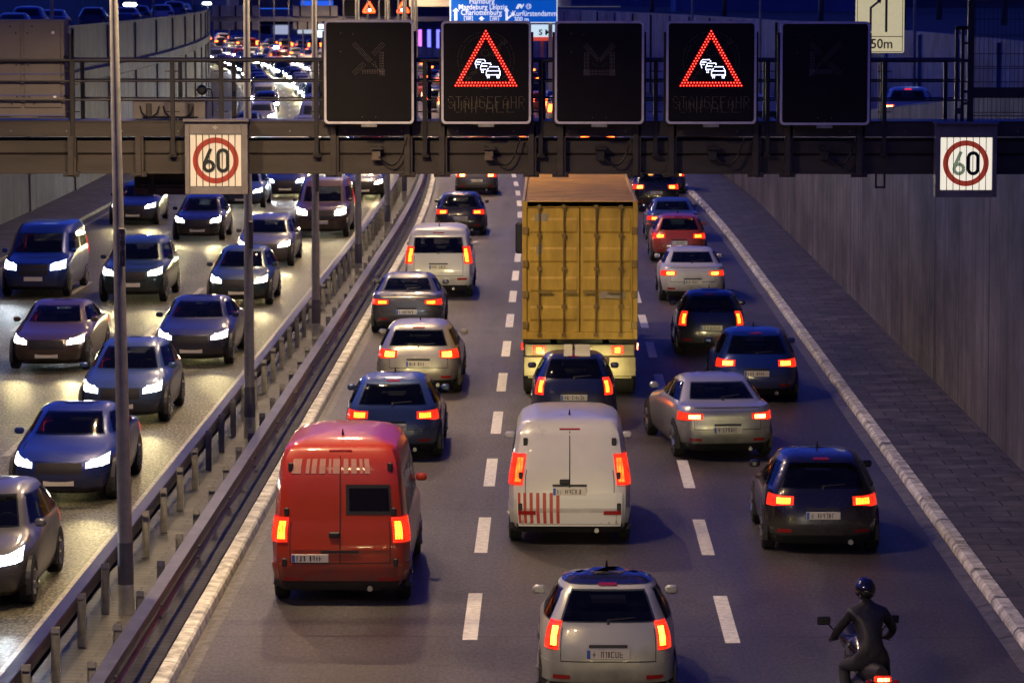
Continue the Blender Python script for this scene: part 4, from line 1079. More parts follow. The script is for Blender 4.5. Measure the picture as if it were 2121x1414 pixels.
def car(kind, colour, X, Y, label, cat=None, rz=0.0, rear=True, brake=False, beams=0.0, group=None, near=True, xenon=False, roofcol=None, name=None, plate_dx=0.0, beacon=False, far_glow=False, glass=True):
    """X,Y is the visible end (rear if driving away, front if oncoming)"""
    R = kind_meshes(kind); K = KIND[kind]; L = K['s'].L
    h = heading(Y) + rz
    ang = h if rear else h + math.pi
    off = Vector((0, L / 2, 0)); off.rotate(Euler((0, 0, h)))
    nm = name or {'hatchback': 'hatchback_car', 'small': 'small_car', 'estate': 'estate_car', 'sedan': 'sedan_car', 'suv': 'suv_car', 'van': 'van', 'panel': 'panel_van'}[kind]
    t = thing(nm, label, cat or ('van' if kind in ('van', 'panel') else 'car'), (X + off.x, Y + off.y, 0.004), ang, group)
    def put(key, parent=t, m=None):
        o = link(key.split('#')[0], R[key], parent)
        if m: o.material_slots[0].link = 'OBJECT'; o.material_slots[0].material = m
        return o
    body = put('body_solid' if not near else ('body' if glass else 'body_panel'), m=colour)
    body.name = 'body'
    if near:
        for k in ('front_seat#l', 'front_seat#r', 'dashboard'): put(k)
        if glass and kind not in ('van',): put('rear_seat')
    for k in ('rear_window', 'windscreen'):
        if glass or k == 'windscreen': put(k)
    if near or rear is False:
        for k in range(1, 5): put('side_window#%d' % k)
    if rear or near:
        for s in 'lr':
            tl = put('taillight#' + s, m=M_taild if far_glow and rear else None)
            if rear and not far_glow: put('bulb#' + s, tl, M_brake if brake else (None, M_tailc2, None, M_tailc3)[len(label) % 4])
        if not rear:
            for s in 'lr': pass
    if not rear or near:
        for s in 'lr':
            hl = put('headlight#' + s, m=(M_headf if far_glow else (M_headx if xenon else None)) if not rear else M_rim_)
            if not rear and not far_glow: put('projector#' + s, hl, M_projx if xenon else None)
    if near:
        put('rear_bumper', m=colour); put('valance'); put('front_bumper', m=colour); put('grille')
        if rear:
            NPLATE[0] += 1; p = link('number_plate', PLATES[NPLATE[0] % len(PLATES)], t); p.location = (plate_dx, R['_platez'][0], R['_platez'][1])
            put('reflector#l'); put('reflector#r')
            if K['third']: put('brake_strip', m=None if brake else M_refl)
        else: put('number_plate#f')
        put('mirror#l', m=colour); put('mirror#r', m=colour)
        for w in R['_wheels']:
            o = put('wheel'); o.location = w; put('rim', o)
            o = put('wheel_arch'); o.location = (math.copysign(R['_arch'], w[0]), w[1], w[2])
        if rear:
            put('tailgate_seam')
            if glass: put('wiper')
            put('exhaust')
            if K['third']: put('aerial')
    if beacon:
        MB().tube([(0, -.6, K['s'].zs[-1]), (0, -.6, K['s'].zs[-1] + .3)], .33, 10).build('beacon', M_beacon, t)
    if beams:
        c = (.84, .93, 1) if xenon else (1, .80, .36)
        z = sum(K['head']) / 2
        for s in (-1, 1):
            # lamps sit just ahead of the lenses and throw a dipped beam
            spot('headlight_beam', t, (s * .62, L / 2 + .10, z), (s * .7, L / 2 + 17, -.1), beams / 2, c, 52, 1.0)
    return t
# ------------------------------------------------------------------ vehicles driving away
P_red = mat('paint_signal_red', (.40, .026, .003), .42, 0, .4, coat=.25, noise=.08, nscale=1.2, rnoise=.05); grime(P_red); P_blue = paint('mid_blue', (.03, .10, .30)); P_beige = paint('silver_beige', (.42, .41, .37), .4)
P_navy = paint('navy', (.010, .016, .06)); P_blk = paint('black', (.008, .008, .010), .1, .25); P_slv = paint('silver', (.44, .45, .45), .45)
P_wht = PAINT_WHITE; P_gry = paint('grey', (.10, .10, .105), .4); P_org = paint('rust_red', (.40, .05, .018), .1); P_dbl = paint('deep_blue', (.006, .03, .20), .3)
P_pal = paint('pale_green_white', (.52, .54, .44), .1); P_ltb = paint('steel_blue', (.05, .09, .20), .4); P_tea = paint('dark_teal', (.02, .05, .06), .3); P_brn = paint('brown', (.09, .055, .04), .3)
GA = 'cars driving away in the lane beside the median'; GB = 'vehicles driving away in the middle lane'; GC = 'cars driving away in the kerbside lane'
def away(kind, colour, pxl, pyl, zl, label, **k):
    p = gp(pxl, pyl, zl)
    return car(kind, colour, p.x, p.y, label, rear=True, **k)
BM = 210.0
red_van = away('panel', P_red, 704, 1098, 1.08, 'tall bright red panel van with pale lettering and an offset number plate, beside the guardrail', group=GA, beams=BM, plate_dx=-.42, glass=False)
away('hatchback', P_ltb, 812, 862, .83, 'steel blue hatchback squeezed in just ahead of the red van', group=GA, beams=BM)
away('estate', P_beige, 866, 735, .86, 'pale silver estate car directly ahead of the blue hatchback', group=GA, beams=BM, xenon=True)
away('sedan', P_gry, 842, 627, .80, 'dark grey sedan hugging the median kerb behind the white van', group=GA, beams=BM)
away('van', P_wht, 908, 528, 1.21, 'white van with a wide dark rear window in the lane beside the median', group=GA, beams=BM)
away('hatchback', P_blk, 953, 440, .83, 'black hatchback between the white van and the braking car under the beam', group=GA, beams=BM)
away('hatchback', P_gry, 987, 364, .83, 'dark car with glaring brake lights just below the gantry beam', group=GA, beams=BM, brake=True)
pale = away('small', P_pal, 1260, 1322, .86, 'pale small car with a dark roof at the picture edge behind the delivery van', group=GB, beams=BM)
wv = away('van', P_wht, 1180, 972, 1.21, 'white delivery van with red and white stripes low on its tail', group=GB, beams=BM, name='delivery_van', glass=False)
mini = away('small', P_navy, 1189, 803, .86, 'navy blue small car with two pale stripes over its roof, tucked behind the container truck', group=GB, beams=BM)
away('hatchback', P_blk, 1706, 1040, .83, 'black hatchback with a blue sheen on its roof, close to the stone kerb', group=GC, beams=BM)
away('sedan', P_slv, 1508, 864, .80, 'silver sedan steering across the dashed line out of the kerbside lane', group=GC, beams=BM, rz=.13, brake=True)
away('hatchback', P_dbl, 1568, 754, .83, 'bright blue hatchback with a white lit number plate beside the kerb', group=GC, beams=BM)
away('small', P_navy, 1474, 662, .86, 'dark navy small car between the blue hatchback and the white car', group=GC, beams=BM)
away('sedan', P_wht, 1435, 567, .80, 'white sedan with paired square tail lights in the kerbside lane', group=GC, beams=BM, xenon=True)
away('hatchback', P_org, 1407, 490, .83, 'rust red hatchback directly ahead of the white sedan', group=GC, beams=BM)
away('sedan', P_ltb, 1394, 453, .80, 'blue grey sedan ahead of the rust red hatchback', group=GC, beams=BM)
away('suv', P_blk, 1359, 388, .96, 'black off-road car with double tail lights beside the upper corner of the container', group=GC, beams=BM)
away('hatchback', P_dbl, 1377, 362, .83, 'dark car half hidden ahead of the black off-road car under the beam', group=GC, beams=BM, brake=True)
GU = 'cars following just outside the frame'  # unseen cars, added so their headlights light the tails ahead
for kd, cc, xx, yy in (('hatchback', P_gry, -2.6, 31.0), ('sedan', P_slv, .8, 28.0), ('hatchback', P_blk, 3.9, 26.0)):
    car(kd, cc, xx, yy, 'following car just outside the lower picture edge', rear=True, near=False, group=GU, beams=70, far_glow=True)
# stripes on the navy small car and the striped tail of the white van
S = KIND['small']['s']; mb = MB()
ys_ = [(a_[1] - S.L / 2, a_[0]) for a_ in S.sl if a_[0] > 1.40]
def roof_z(y):
    for (ya, za), (yb, zb) in zip(ys_, ys_[1:]):
        if ya <= y <= yb: return za + (zb - za) * (y - ya) / (yb - ya)
    return S.zs[-1] + .01
for a, w_ in ((-.20, .17), (.02, .30)):
    vs = []; n = 14
    for k in range(n + 1):
        y = ys_[0][0] + .02 + k * 1.35 / n
        for x in (a, a + w_): vs.append((x, y, roof_z(y) + .016))
    o_ = len(vs); vs += [(x, y, z - .03) for x, y, z in vs]
    mb.add(vs, [(2 * k, 2 * k + 1, 2 * k + 3, 2 * k + 2) for k in range(n)] + [(2 * k, 2 * k + 2, o_ + 2 * k + 2, o_ + 2 * k) for k in range(n)] + [(2 * k + 1, 2 * k + 3, o_ + 2 * k + 3, o_ + 2 * k + 1) for k in range(n)] + [(0, 1, o_ + 1, o_)])
mb.build('roof_stripe', mat('stripe_cream', (.55, .55, .35), .4), mini)
S = KIND['van']['s']
for k in range(7):
    mb = MB(); S.patch(mb, .06 + k * .055, .06 + k * .055 + .027, .36, .84, .016, nu=2, nv=5)
    mb.build('tail_stripe', mat('stripe_red', (.45, .06, .04), .4), wv)
mb = MB(); S.patch(mb, .05, .95, .32, .84, .0145, nu=14, nv=5, skirt=.01); mb.build('tail_board', mat('stripe_white', (.70, .72, .68), .4), wv)
mb = MB(); S.patch(mb, .496, .504, .58, 1.78, .006, nu=2, nv=8, skirt=.008); mb.build('door_seam', M_trim, wv)
S = KIND['panel']['s']
mb = MB(); S.patch(mb, .496, .504, .58, 2.1, .006, nu=2, nv=8, skirt=.008); mb.build('door_seam', M_trim, red_van)
mb = MB(); S.patch(mb, .57, .88, 1.34, 1.66, .006, nu=6, nv=5); mb.build('rear_window', M_glass_b, red_van)
mb = MB(); S.patch(mb, .545, .90, 1.29, 1.71, .0045, nu=6, nv=5); mb.build('window_seal', M_trim, red_van)
for van_, Sv, zt_ in ((red_van, KIND['panel']['s'], 1.95), (wv, KIND['van']['s'], 1.62)):
    for t_ in (.085, .915):
        for z_ in (.62, zt_ * .68, zt_):
            p_ = Sv.P(z_, t_); MB().box(p_.x - .035, p_.x + .035, p_.y - .025, p_.y + .03, z_ - .06, z_ + .06, 0, .012).build('hinge', M_trim, van_)
    p_ = Sv.P(1.02, .47); MB().box(p_.x - .10, p_.x + .06, p_.y - .03, p_.y + .02, .97, 1.05, 0, .015).build('door_handle', M_trim, van_)
    mb = MB(); Sv.patch(mb, .10, .90, .56, .575, .005, nu=12, nv=1, skirt=.008); mb.build('door_sill', M_trim, van_)
    for t_ in (.30, .72):
        mb = MB(); Sv.patch(mb, t_ - .14, t_ + .14, .80, .83, .007, nu=6, nv=2, skirt=.012); mb.build('pressed_rib', P_red if van_ is red_van else P_wht, van_)
mb = MB(); r9 = random.Random(2); a = .10
for wd in (.10, .035, .05, .06, .025, .07, .05, .055, .03, .05):
    if a + wd > .9: break
    S.patch(mb, a, a + wd * .8, 1.86, 2.06, .006, nu=2, nv=2, skirt=.008); a += wd * 1.15 + .006
mb.build('pale_lettering', mat('lettering_pale_pink', (.52, .26, .20), .5), red_van)
Sp = KIND['small']['s']; mb = MB(); Sp.patch(mb, 0.0, 3.9999, 1.415, 1.4895, .010, nu=64, nv=6, skirt=.004)
ring = [Sp.P(1.489, k / 16) * 1.0 + Vector((0, 0, .022)) for k in range(64)]; mb.add(ring, [tuple(range(64))]); mb.build('dark_roof', P_blk, pale, True, 50)
# container truck
M_cont = mat('container_ochre', (.50, .325, .045), .5, .1, noise=.28, nscale=1.6, stretch=(1.5, 1, .5), bump=.06, bscale=6)
M_cont2 = mat('container_roof_ochre_lamplit', (.62, .38, .06), .5, .1, noise=.25, nscale=1.2)  # brighter ochre than the sides, painting in lamplight on the roof
M_bar = mat('lock_bar_ochre', (.24, .16, .045), .45, .3)
M_chas = mat('chassis_dark', (.02, .02, .02), .6)
M_mud = mat('bumper_beige', (.34, .31, .16), .5, .1, noise=.2)
M_patch = mat('label_pale', (.30, .26, .18), .6, noise=.2)
p = gp(1201, 728, 1.02); TY = p.y
t = thing('container_truck', 'tall truck carrying an ochre shipping container with four lock bars, in the middle lane', 'truck', (p.x, TY, 0), 0, GB)
HB, HT, W, LC = 1.28, 4.20, 1.22, 12.2
# corrugated box: side walls with trapezoid waves
b = MB(); n = 44; vs = []; fs = []
pr = []
for k in range(n):
    y0 = .12 + k * (LC - .24) / n; dy = (LC - .24) / n
    pr += [(y0, 0), (y0 + dy * .3, 0), (y0 + dy * .5, .04), (y0 + dy * .8, .04)]
pr.append((LC - .12, 0))
for sg in (-1, 1):
    o = len(vs)
    for y, d in pr: vs += [(sg * (W - d), y, HB + .16), (sg * (W - d), y, HT - .10)]
    for k in range(len(pr) - 1): fs.append((o + 2 * k, o + 2 * k + 2, o + 2 * k + 3, o + 2 * k + 1))
b.add(vs, fs)
b.box(-W + .05, W - .05, .10, LC - .1, HB + .1, HT - .07)
for sg in (-1, 1):
    xa, xb = sorted((sg * W, sg * (W - .06))); b.box(xa, xb, .1, LC - .1, HT - .11, HT, 0, .008); b.box(xa, xb, .1, LC - .1, HB, HB + .17, 0, .008)
    xa, xb = sorted((sg * W, sg * (W - .10))); b.box(xa, xb, 0, .16, HB, HT, 0, .01); b.box(xa, xb, LC - .16, LC, HB, HT, 0, .01)
b.build('container_body', M_cont, t)
b = MB()
for k in range(40):
    y = .2 + k * .296; b.box(-W + .07, W - .07, y, y + .15, HT - .066, HT - .035)
b.box(-W + .1, W - .1, .0, .16, HT - .12, HT + .002, 0, .01); b.box(-W + .06, W - .06, .1, LC - .1, HT - .08, HT - .06)
b.build('container_roof', M_cont2, t)
for sg in (-1, 1):
    d = MB(); xa, xb = sorted((sg * .012, sg * (W - .105))); d.box(xa, xb, .03, .09, HB + .15, HT - .13, 0, .008)
    for k in range(4):   # pressed horizontal ribs
        zz = HB + .38 + k * .62; d.prism([(.03, zz), (.012, zz + .05), (.012, zz + .28), (.03, zz + .33)], xa + .06, xb - .06, 0, 'yz')
    dd = d.build('door', M_cont, t)
    for x in (sg * .34, sg * .86):
        q = MB().tube([(x, -.015, HB + .08), (x, -.015, HT - .06)], .020, 8)
        for zz in (HB + .1, HB + .7, HB + 1.5, HB + 2.2, HT - .12): q.box(x - .05, x + .05, -.03, .03, zz - .04, zz + .04, 0, .005)
        q.box(min(x, x - sg * .28), max(x, x - sg * .28), -.035, -.015, HB + .98, HB + 1.03, 0, .004)
        q.build('lock_bar', M_bar, dd, True)
    for zz in (HB + .3, HB + .95, HB + 1.6, HB + 2.3): MB().box(*sorted((sg * (W - .13), sg * (W - .005))), -.02, .03, zz - .08, zz + .08, 0, .01).build('hinge', M_bar, dd)
b = MB(); b.box(-W + .1, W - .1, -.0, .12, HT - .13, HT - .002, 0, .01); b.box(-W + .1, W - .1, -.0, .12, HB, HB + .15, 0, .01); b.build('door_frame', M_cont, t)
b = MB(); b.box(-.95, -.68, .008, .02, HT - .42, HT - .26); b.box(-.92, -.80, .008, .02, HT - 1.12, HT - .90); b.box(.42, .95, .006, .02, HT - 2.05, HT - 1.9); b.build('label_patch', M_patch, t)
b = MB()
for x in (-.55, .55): b.box(x - .08, x + .08, .2, LC - .3, .78, 1.27, 0, .01)
b.box(-1.2, 1.2, .2, .5, 1.08, 1.28, 0, .01); b.box(-1.2, 1.2, 4.0, 4.25, 1.08, 1.28); b.box(-1.2, 1.2, 10.5, 10.8, 1.08, 1.28)
b.build('chassis', M_chas, t)
b = MB(); b.box(-1.16, 1.16, .05, .17, .92, 1.16, 0, .02); b.box(-1.18, -.62, -.0, .06, .50, .90, 0, .01); b.box(.62, 1.18, -.0, .06, .50, .90, 0, .01); b.box(-1.1, 1.1, .25, .4, .42, .55, 0, .01); b.build('rear_bumper', M_mud, t)
for x in (-.86, .80):
    tl = MB().box(x - .13, x + .13, .02, .06, .96, 1.14, 0, .01).build('taillight', M_tail, t)
    MB().box(x - .06, x + .06, .012, .03, .99, 1.11, 0, .006).build('bulb', M_tailc, tl)
for x in (-1.22, 1.22):
    MB().box(x - .022, x + .022, .05, .10, 1.05, 1.2, 0, .006).build('side_marker', M_tail, t)
q = MB().box(-.26, .26, .03, .055, .98, 1.10, 0, .004); q.box(-.257, -.215, .026, .03, .985, 1.095, 1)
for k in range(7): q.box(-.18 + k * .058, -.148 + k * .058, .026, .03, 1.0, 1.08, 2)
q.build('number_plate', [M_plw, M_plb, M_trim], t)
b = MB(); b.box(.40, .55, .03, .05, .50, .88); b.build('warning_board', mat('board_white', (.6, .6, .56), .5), t)
for y in (1.2, 2.5, 3.8, 9.2, 12.6):
    for sg in (-1, 1):
        q = MB(); x0, x1 = sorted((sg * .70, sg * 1.2)); q.tube([(x0, y, .5), (x0 + .05, y, .5), (x1 - .05, y, .5), (x1, y, .5)], [.42, .50, .50, .42], 20)
        wl = q.build('wheel', M_tyre, t, True, 40); q = MB().tube([(sg * 1.12, y, .5), (sg * 1.21, y, .5)], .26, 16); q.build('rim', M_rim_, wl)
M_cab_p = paint('cab_white', (.5, .5, .48), .1)
b = MB(); b.box(-1.24, 1.24, LC + .7, LC + 2.9, .9, 3.3, 0, .12); b.prism([(LC + .8, 3.25), (LC + 2.7, 3.28), (LC + 1.6, 3.75), (LC + .8, 3.8)], -1.1, 1.1, 0, 'yz'); b.build('cab', M_cab_p, t)
for sg in (-1, 1):
    q = MB(); xa, xb = sorted((sg * 1.30, sg * 1.52)); q.box(xa, xb, LC + 2.55, LC + 2.7, 1.95, 2.75, 0, .05); q.tube([(sg * 1.2, LC + 2.7, 2.7), (sg * 1.4, LC + 2.65, 2.7)], .025, 6); q.build('mirror', M_trim, t)
q = MB(); q.box(-1.1, 1.1, LC + 2.86, LC + 2.92, 2.1, 3.1, 0, .02); q.build('windscreen', M_glass, t)
spot('headlight_beam', t, (0, LC + 3.0, .8), (0, LC + 16, 0), BM, (1, .9, .7), 74, 1)

# ------------------------------------------------------------------ oncoming vehicles
GO = 'vehicles coming towards the camera'
def onc(kind, colour, px, py, label, zl=.71, **k):
    p = gp(px, py, zl)
    return car(kind, colour, p.x, p.y, label, rear=False, group=GO, **k)
BO = 290.0
onc('hatchback', P_gry, -80, 1165, 'oncoming grey car with only one headlight inside the picture edge, beside the guardrail', beams=BO, xenon=True)
onc('sedan', P_dbl, 120, 960, 'deep blue oncoming sedan just past the tallest lamp post, in the lane beside the guardrail', beams=BO)
onc('hatchback', P_ltb, 248, 808, 'steel blue oncoming hatchback half hidden by the tallest lamp post', beams=BO)
onc('sedan', P_navy, 395, 697, 'navy oncoming sedan between the two front lamp posts, in the lane beside the guardrail', beams=BO)
onc('hatchback', P_tea, 492, 582, 'dark teal oncoming car partly hidden by the lamp post behind the 60 sign', beams=BO)
onc('estate', P_gry, 545, 508, 'grey oncoming estate car just beside the lamp post behind the 60 sign', beams=BO)
onc('van', P_brn, 664, 440, 'dark brown oncoming van passing behind the third lamp post', zl=.9, beams=BO)
onc('sedan', P_blk, 752, 378, 'black oncoming car emerging from below the gantry beam next to the guardrail', beams=BO)
onc('sedan', P_brn, 95, 707, 'brown oncoming sedan in the middle oncoming lane, before the tallest lamp post', beams=BO)
onc('suv', P_tea, 270, 566, 'dark green oncoming off-road car seen to both sides of the tallest lamp post', zl=.85, beams=BO)
onc('hatchback', P_blk, 408, 458, 'black oncoming hatchback in the middle oncoming lane, below the 60 sign', beams=BO)
onc('sedan', P_ltb, 500, 396, 'oncoming car with headlights just under the 60 sign frame', beams=BO)
onc('hatchback', P_navy, 590, 376, 'navy oncoming car under the beam between the second and third lamp posts', beams=BO, xenon=True)
onc('van', P_dbl, 68, 552, 'deep blue oncoming van with a tall body and amber indicators, next to the far pavement', zl=.9, beams=BO, xenon=True)
onc('estate', P_navy, 274, 428, 'navy oncoming estate car beside the far pavement, below the hanging sign box', beams=BO)

# ------------------------------------------------------------------ distant traffic (beyond the gantry)
rr = random.Random(21)
cols = [P_blk, P_gry, P_slv, P_wht, P_navy, P_ltb, P_dbl, P_org, P_beige]
kinds = ['hatchback', 'sedan', 'estate', 'suv', 'hatchback', 'van']
LA = 'distant oncoming car with glaring headlights on the bend beyond the gantry'
LB_ = 'distant car with red tail lights queueing on the bend beyond the gantry'
for ln, xl_ in enumerate((-8.4, -11.9, -15.4)):
    y = 152 + ln * 5 + (8 if ln == 0 else 0)
    while y < 470:
        car(rr.choice(kinds), rr.choice(cols), xl_ + cx(y) + rr.uniform(-.3, .3), y, LA, rear=False, near=False, group='distant oncoming cars', far_glow=True, beams=900 if y < 400 else 0, xenon=rr.random() < .35)
        y += rr.uniform(8, 13)
for ln, xl_ in enumerate((-2.84, .67, 4.16)):
    y = 168 + ln * 6
    while y < 620:
        car(rr.choice(kinds), rr.choice(cols), xl_ + cx(y) + rr.uniform(-.3, .3), y, LB_, rear=True, near=False, group='distant queueing cars', far_glow=True)
        y += rr.uniform(9, 15) if y < 450 else rr.uniform(12, 20)
for xl_, y in ((8.2, 262), (8.6, 300), (11.5, 330), (12, 371), (8.0, 352)):
    car(rr.choice(kinds[:4]), rr.choice(cols), xl_ + cx(y), y, 'distant car with red tail lights in the merging lane beside the queue', rear=True, near=False, group='distant merging cars', far_glow=True)
# two cars on the slip road
p = gp(1594, 214, .85)
car('sedan', P_slv, p.x, p.y, 'silver car with red lights and a brake strip seen between the two last LED panels', rear=True, near=True, brake=True, group='cars on the slip road')
Ys = 114.0; q = at(1880, 222, Ys)
o = car('hatchback', P_slv, q.x, Ys, 'pale car on the slip road showing its tail light above the sloping wall', rear=True, near=True, brake=True, group='cars on the slip road', rz=-.12); o.location.z = ramp_z(Ys + 2) + .03
p = gp(575, 100, 2.05); 
car('van', P_wht, p.x, p.y, 'distant white rescue van with a flashing blue beacon on its roof', rear=True, near=False, beacon=True)
# ------------------------------------------------------------------ motorcycle and rider
M_leather = mat('rider_jacket', (.012, .012, .014), .55, noise=.3, nscale=6, bump=.5, bscale=11)
M_trous = mat('rider_trousers', (.022, .024, .032), .8, noise=.3, nscale=9, bump=.3, bscale=14)
M_glove = mat('glove_leather', (.03, .025, .02), .6)
M_helm = mat('helmet_black', (.010, .010, .013), .15, coat=.8)
M_visor = mat('helmet_visor', (.004, .004, .006), .08)
M_chrome = mat('chrome', (.55, .55, .55), .2, .95)
p = gp(1828, 1406, .80); hz = .12
t = thing('motorcycle', 'dark motorcycle with a single red tail light at the lower picture edge', 'motorcycle', (p.x, p.y, .004), hz, GC)
for y in (.28, 1.72):
    mb = MB(); n = 26; R0 = .30
    ring = []
    for j in range(n + 1):
        a = 2 * math.pi * j / n; ring.append((0, y + R0 * .86 * math.cos(a), R0 + R0 * .86 * math.sin(a) - .0))
    mb.tube(ring, .062 if y < 1 else .052, 8, caps=False); wl = mb.build('wheel', M_tyre, t, True)
    mb = MB(); mb.tube([(-.05, y, R0), (.05, y, R0)], .05, 10)
    for k in range(6):
        a = math.pi * k / 3; mb.tube([(0, y, R0), (0, y + .22 * math.cos(a), R0 + .22 * math.sin(a))], .012, 5)
    mb.build('rim', M_rim_, wl)
mb = MB(); mb.tube([(0, .02, .86), (0, .35, .80), (0, .75, .76), (0, 1.0, .84)], [.07, .11, .13, .10], 12); mb.build('seat', M_trim, t, True)
mb = MB(); mb.tube([(0, .0, .80), (0, .3, .74), (0, .8, .72)], [.06, .10, .08], 12); mb.tube([(0, .9, .86), (0, 1.1, .95), (0, 1.38, .90), (0, 1.5, .84)], [.10, .16, .15, .08], 14); mb.tube([(0, 1.5, .9), (0, 1.66, .98), (0, 1.74, .88)], [.10, .16, .12], 12); mb.build('fairing', paint('graphite', (.03, .03, .036), .5, .25), t, True)
mb = MB(); mb.box(-.16, .16, .5, 1.25, .30, .66, 0, .06); mb.tube([(-.09, .28, .3), (-.09, .8, .42)], .03, 8); mb.tube([(.09, .28, .3), (.09, .8, .42)], .03, 8); mb.build('engine', M_chas, t)
mb = MB()
for sx in (-1, 1): mb.tube([(sx * .09, 1.72, .3), (sx * .1, 1.45, 1.0)], .026, 8)
mb.tube([(-.36, 1.22, 1.02), (-.24, 1.34, 1.05), (.24, 1.34, 1.05), (.36, 1.22, 1.02)], .014, 8); mb.build('fork', M_chrome, t, True)
mb = MB().tube([(.20, .9, .30), (.22, .45, .40), (.23, -.05, .56)], [.03, .05, .055], 12); mb.build('exhaust', M_chrome, t, True)
tl = MB().box(-.10, .10, -.05, .02, .76, .84, 0, .02).build('taillight', M_tail, t); MB().box(-.07, .07, -.062, -.045, .78, .82, 0, .008).build('bulb', M_brake, tl)
q = MB().box(-.11, .11, -.06, -.045, .50, .68, 0, .004); q.box(-.11, -.085, -.063, -.055, .51, .67, 1); q.box(-.06, .08, -.063, -.058, .61, .65, 2); q.box(-.07, .09, -.063, -.058, .53, .58, 2); q.build('number_plate', [M_plw, M_plb, M_trim], t)
MB().box(-.07, .07, -.05, .1, .44, .77, 0, .01).build('plate_holder', M_trim, t)
for sx in (-1, 1):
    q = MB().tube([(sx * .24, 1.32, 1.05), (sx * .38, 1.36, 1.22)], .010, 6); q.box(*sorted((sx * .33, sx * .49)), 1.34, 1.37, 1.18, 1.28, 0, .015); q.build('mirror', M_trim, t)
    MB().box(*sorted((sx * .13, sx * .19)), -.02, .03, .74, .79, 0, .012).build('indicator', M_refl, t)
    MB().tube([(sx * .36, 1.22, 1.02), (sx * .25, 1.33, 1.05)], .022, 8).build('grip', M_tyre, t, True)
spot('headlight_beam', t, (0, 1.85, .85), (0, 12, 0), 150, (1, .95, .85), 70, 1)
# rider: one skinned body
rd = thing('person', 'rider in black jacket and dark helmet sitting on the motorcycle, seen from behind', 'person', (p.x, p.y, .004), hz)
J = [((0, .55, .90), .15), ((0, .62, 1.05), .145), ((0, .74, 1.25), .165), ((0, .86, 1.42), .15), ((0, .93, 1.52), .062), ((0, .97, 1.58), .06)]
E_ = [(0, 1), (1, 2), (2, 3), (3, 4), (4, 5)]
for sx in (-1, 1):
    o = len(J)
    J += [((sx * .19, .86, 1.41), .078), ((sx * .33, .93, 1.20), .058), ((sx * .33, 1.18, 1.06), .040), ((sx * .31, 1.24, 1.05), .036)]
    E_ += [(3, o), (o, o + 1), (o + 1, o + 2), (o + 2, o + 3)]
    # hand: palm then five curled fingers round the grip
    h = o + 3
    for k in range(4):
        b_ = len(J); x = sx * (.335 - k * .024)
        J += [((x, 1.275, 1.065), .0095), ((x, 1.305, 1.05), .009), ((x, 1.30, 1.022), .008)]
        E_ += [(h, b_), (b_, b_ + 1), (b_ + 1, b_ + 2)]
    b_ = len(J); J += [((sx * .255, 1.25, 1.03), .011), ((sx * .25, 1.29, 1.02), .010)]; E_ += [(h, b_), (b_, b_ + 1)]
    o = len(J)
    J += [((sx * .12, .60, .88), .115), ((sx * .24, 1.02, .76), .078), ((sx * .24, .80, .42), .058), ((sx * .24, .76, .34), .045), ((sx * .26, .92, .30), .04)]
    E_ += [(0, o), (o, o + 1), (o + 1, o + 2), (o + 2, o + 3), (o + 3, o + 4)]
me = bpy.data.meshes.new('body'); me.from_pydata([j[0] for j in J], E_, [])
tmp = bpy.data.objects.new('body', me); col.objects.link(tmp)
sm = tmp.modifiers.new('Skin', 'SKIN'); sm.use_smooth_shade = True
for i, (_, r) in enumerate(J): me.skin_vertices[0].data[i].radius = (r, r)
me.skin_vertices[0].data[0].use_root = True
tmp.modifiers.new('Sub', 'SUBSURF').levels = 2
bm_ = bpy.data.meshes.new_from_object(tmp.evaluated_get(bpy.context.evaluated_depsgraph_get())); bpy.data.objects.remove(tmp)
bm_.materials.clear(); bm_.materials.append(M_leather); bm_.materials.append(M_trous); bm_.materials.append(M_glove)
for f_ in bm_.polygons:
    c_ = f_.center; f_.material_index = 2 if (c_.y > 1.16 and abs(c_.x) > .2 and c_.z > .9) else (1 if c_.z < .93 else 0)
bm_.polygons.foreach_set('use_smooth', [True] * len(bm_.polygons)); link('body', bm_, rd)
mb = MB(); c = Vector((0, .98, 1.66)); n1, n2 = 20, 12; vs = []; fs = []
for i in range(n2 + 1):
    ph = math.pi * i / n2
    for k in range(n1):
        a = 2 * math.pi * k / n1; vs.append(c + Vector((.125 * math.sin(ph) * math.cos(a), .155 * math.sin(ph) * math.sin(a), .145 * math.cos(ph) * (1 if math.cos(ph) > 0 else .85))))
for i in range(n2):
    for k in range(n1): fs.append((i * n1 + k, (i + 1) * n1 + k, (i + 1) * n1 + (k + 1) % n1, i * n1 + (k + 1) % n1))
hm = mb.add(vs, fs).build('helmet', M_helm, rd, True)
mb = MB(); vs = []; 
for i in range(5):
    ph = math.pi * (.38 + .06 * i)
    for k in range(9):
        a = math.pi * (.2 + .6 * k / 8); vs.append(c + Vector((.128 * math.sin(ph) * math.cos(a), .158 * math.sin(ph) * math.sin(a), .148 * math.cos(ph))))
mb.add(vs, [(i * 9 + k, i * 9 + k + 1, (i + 1) * 9 + k + 1, (i + 1) * 9 + k) for i in range(4) for k in range(8)]).build('visor', M_visor, hm)
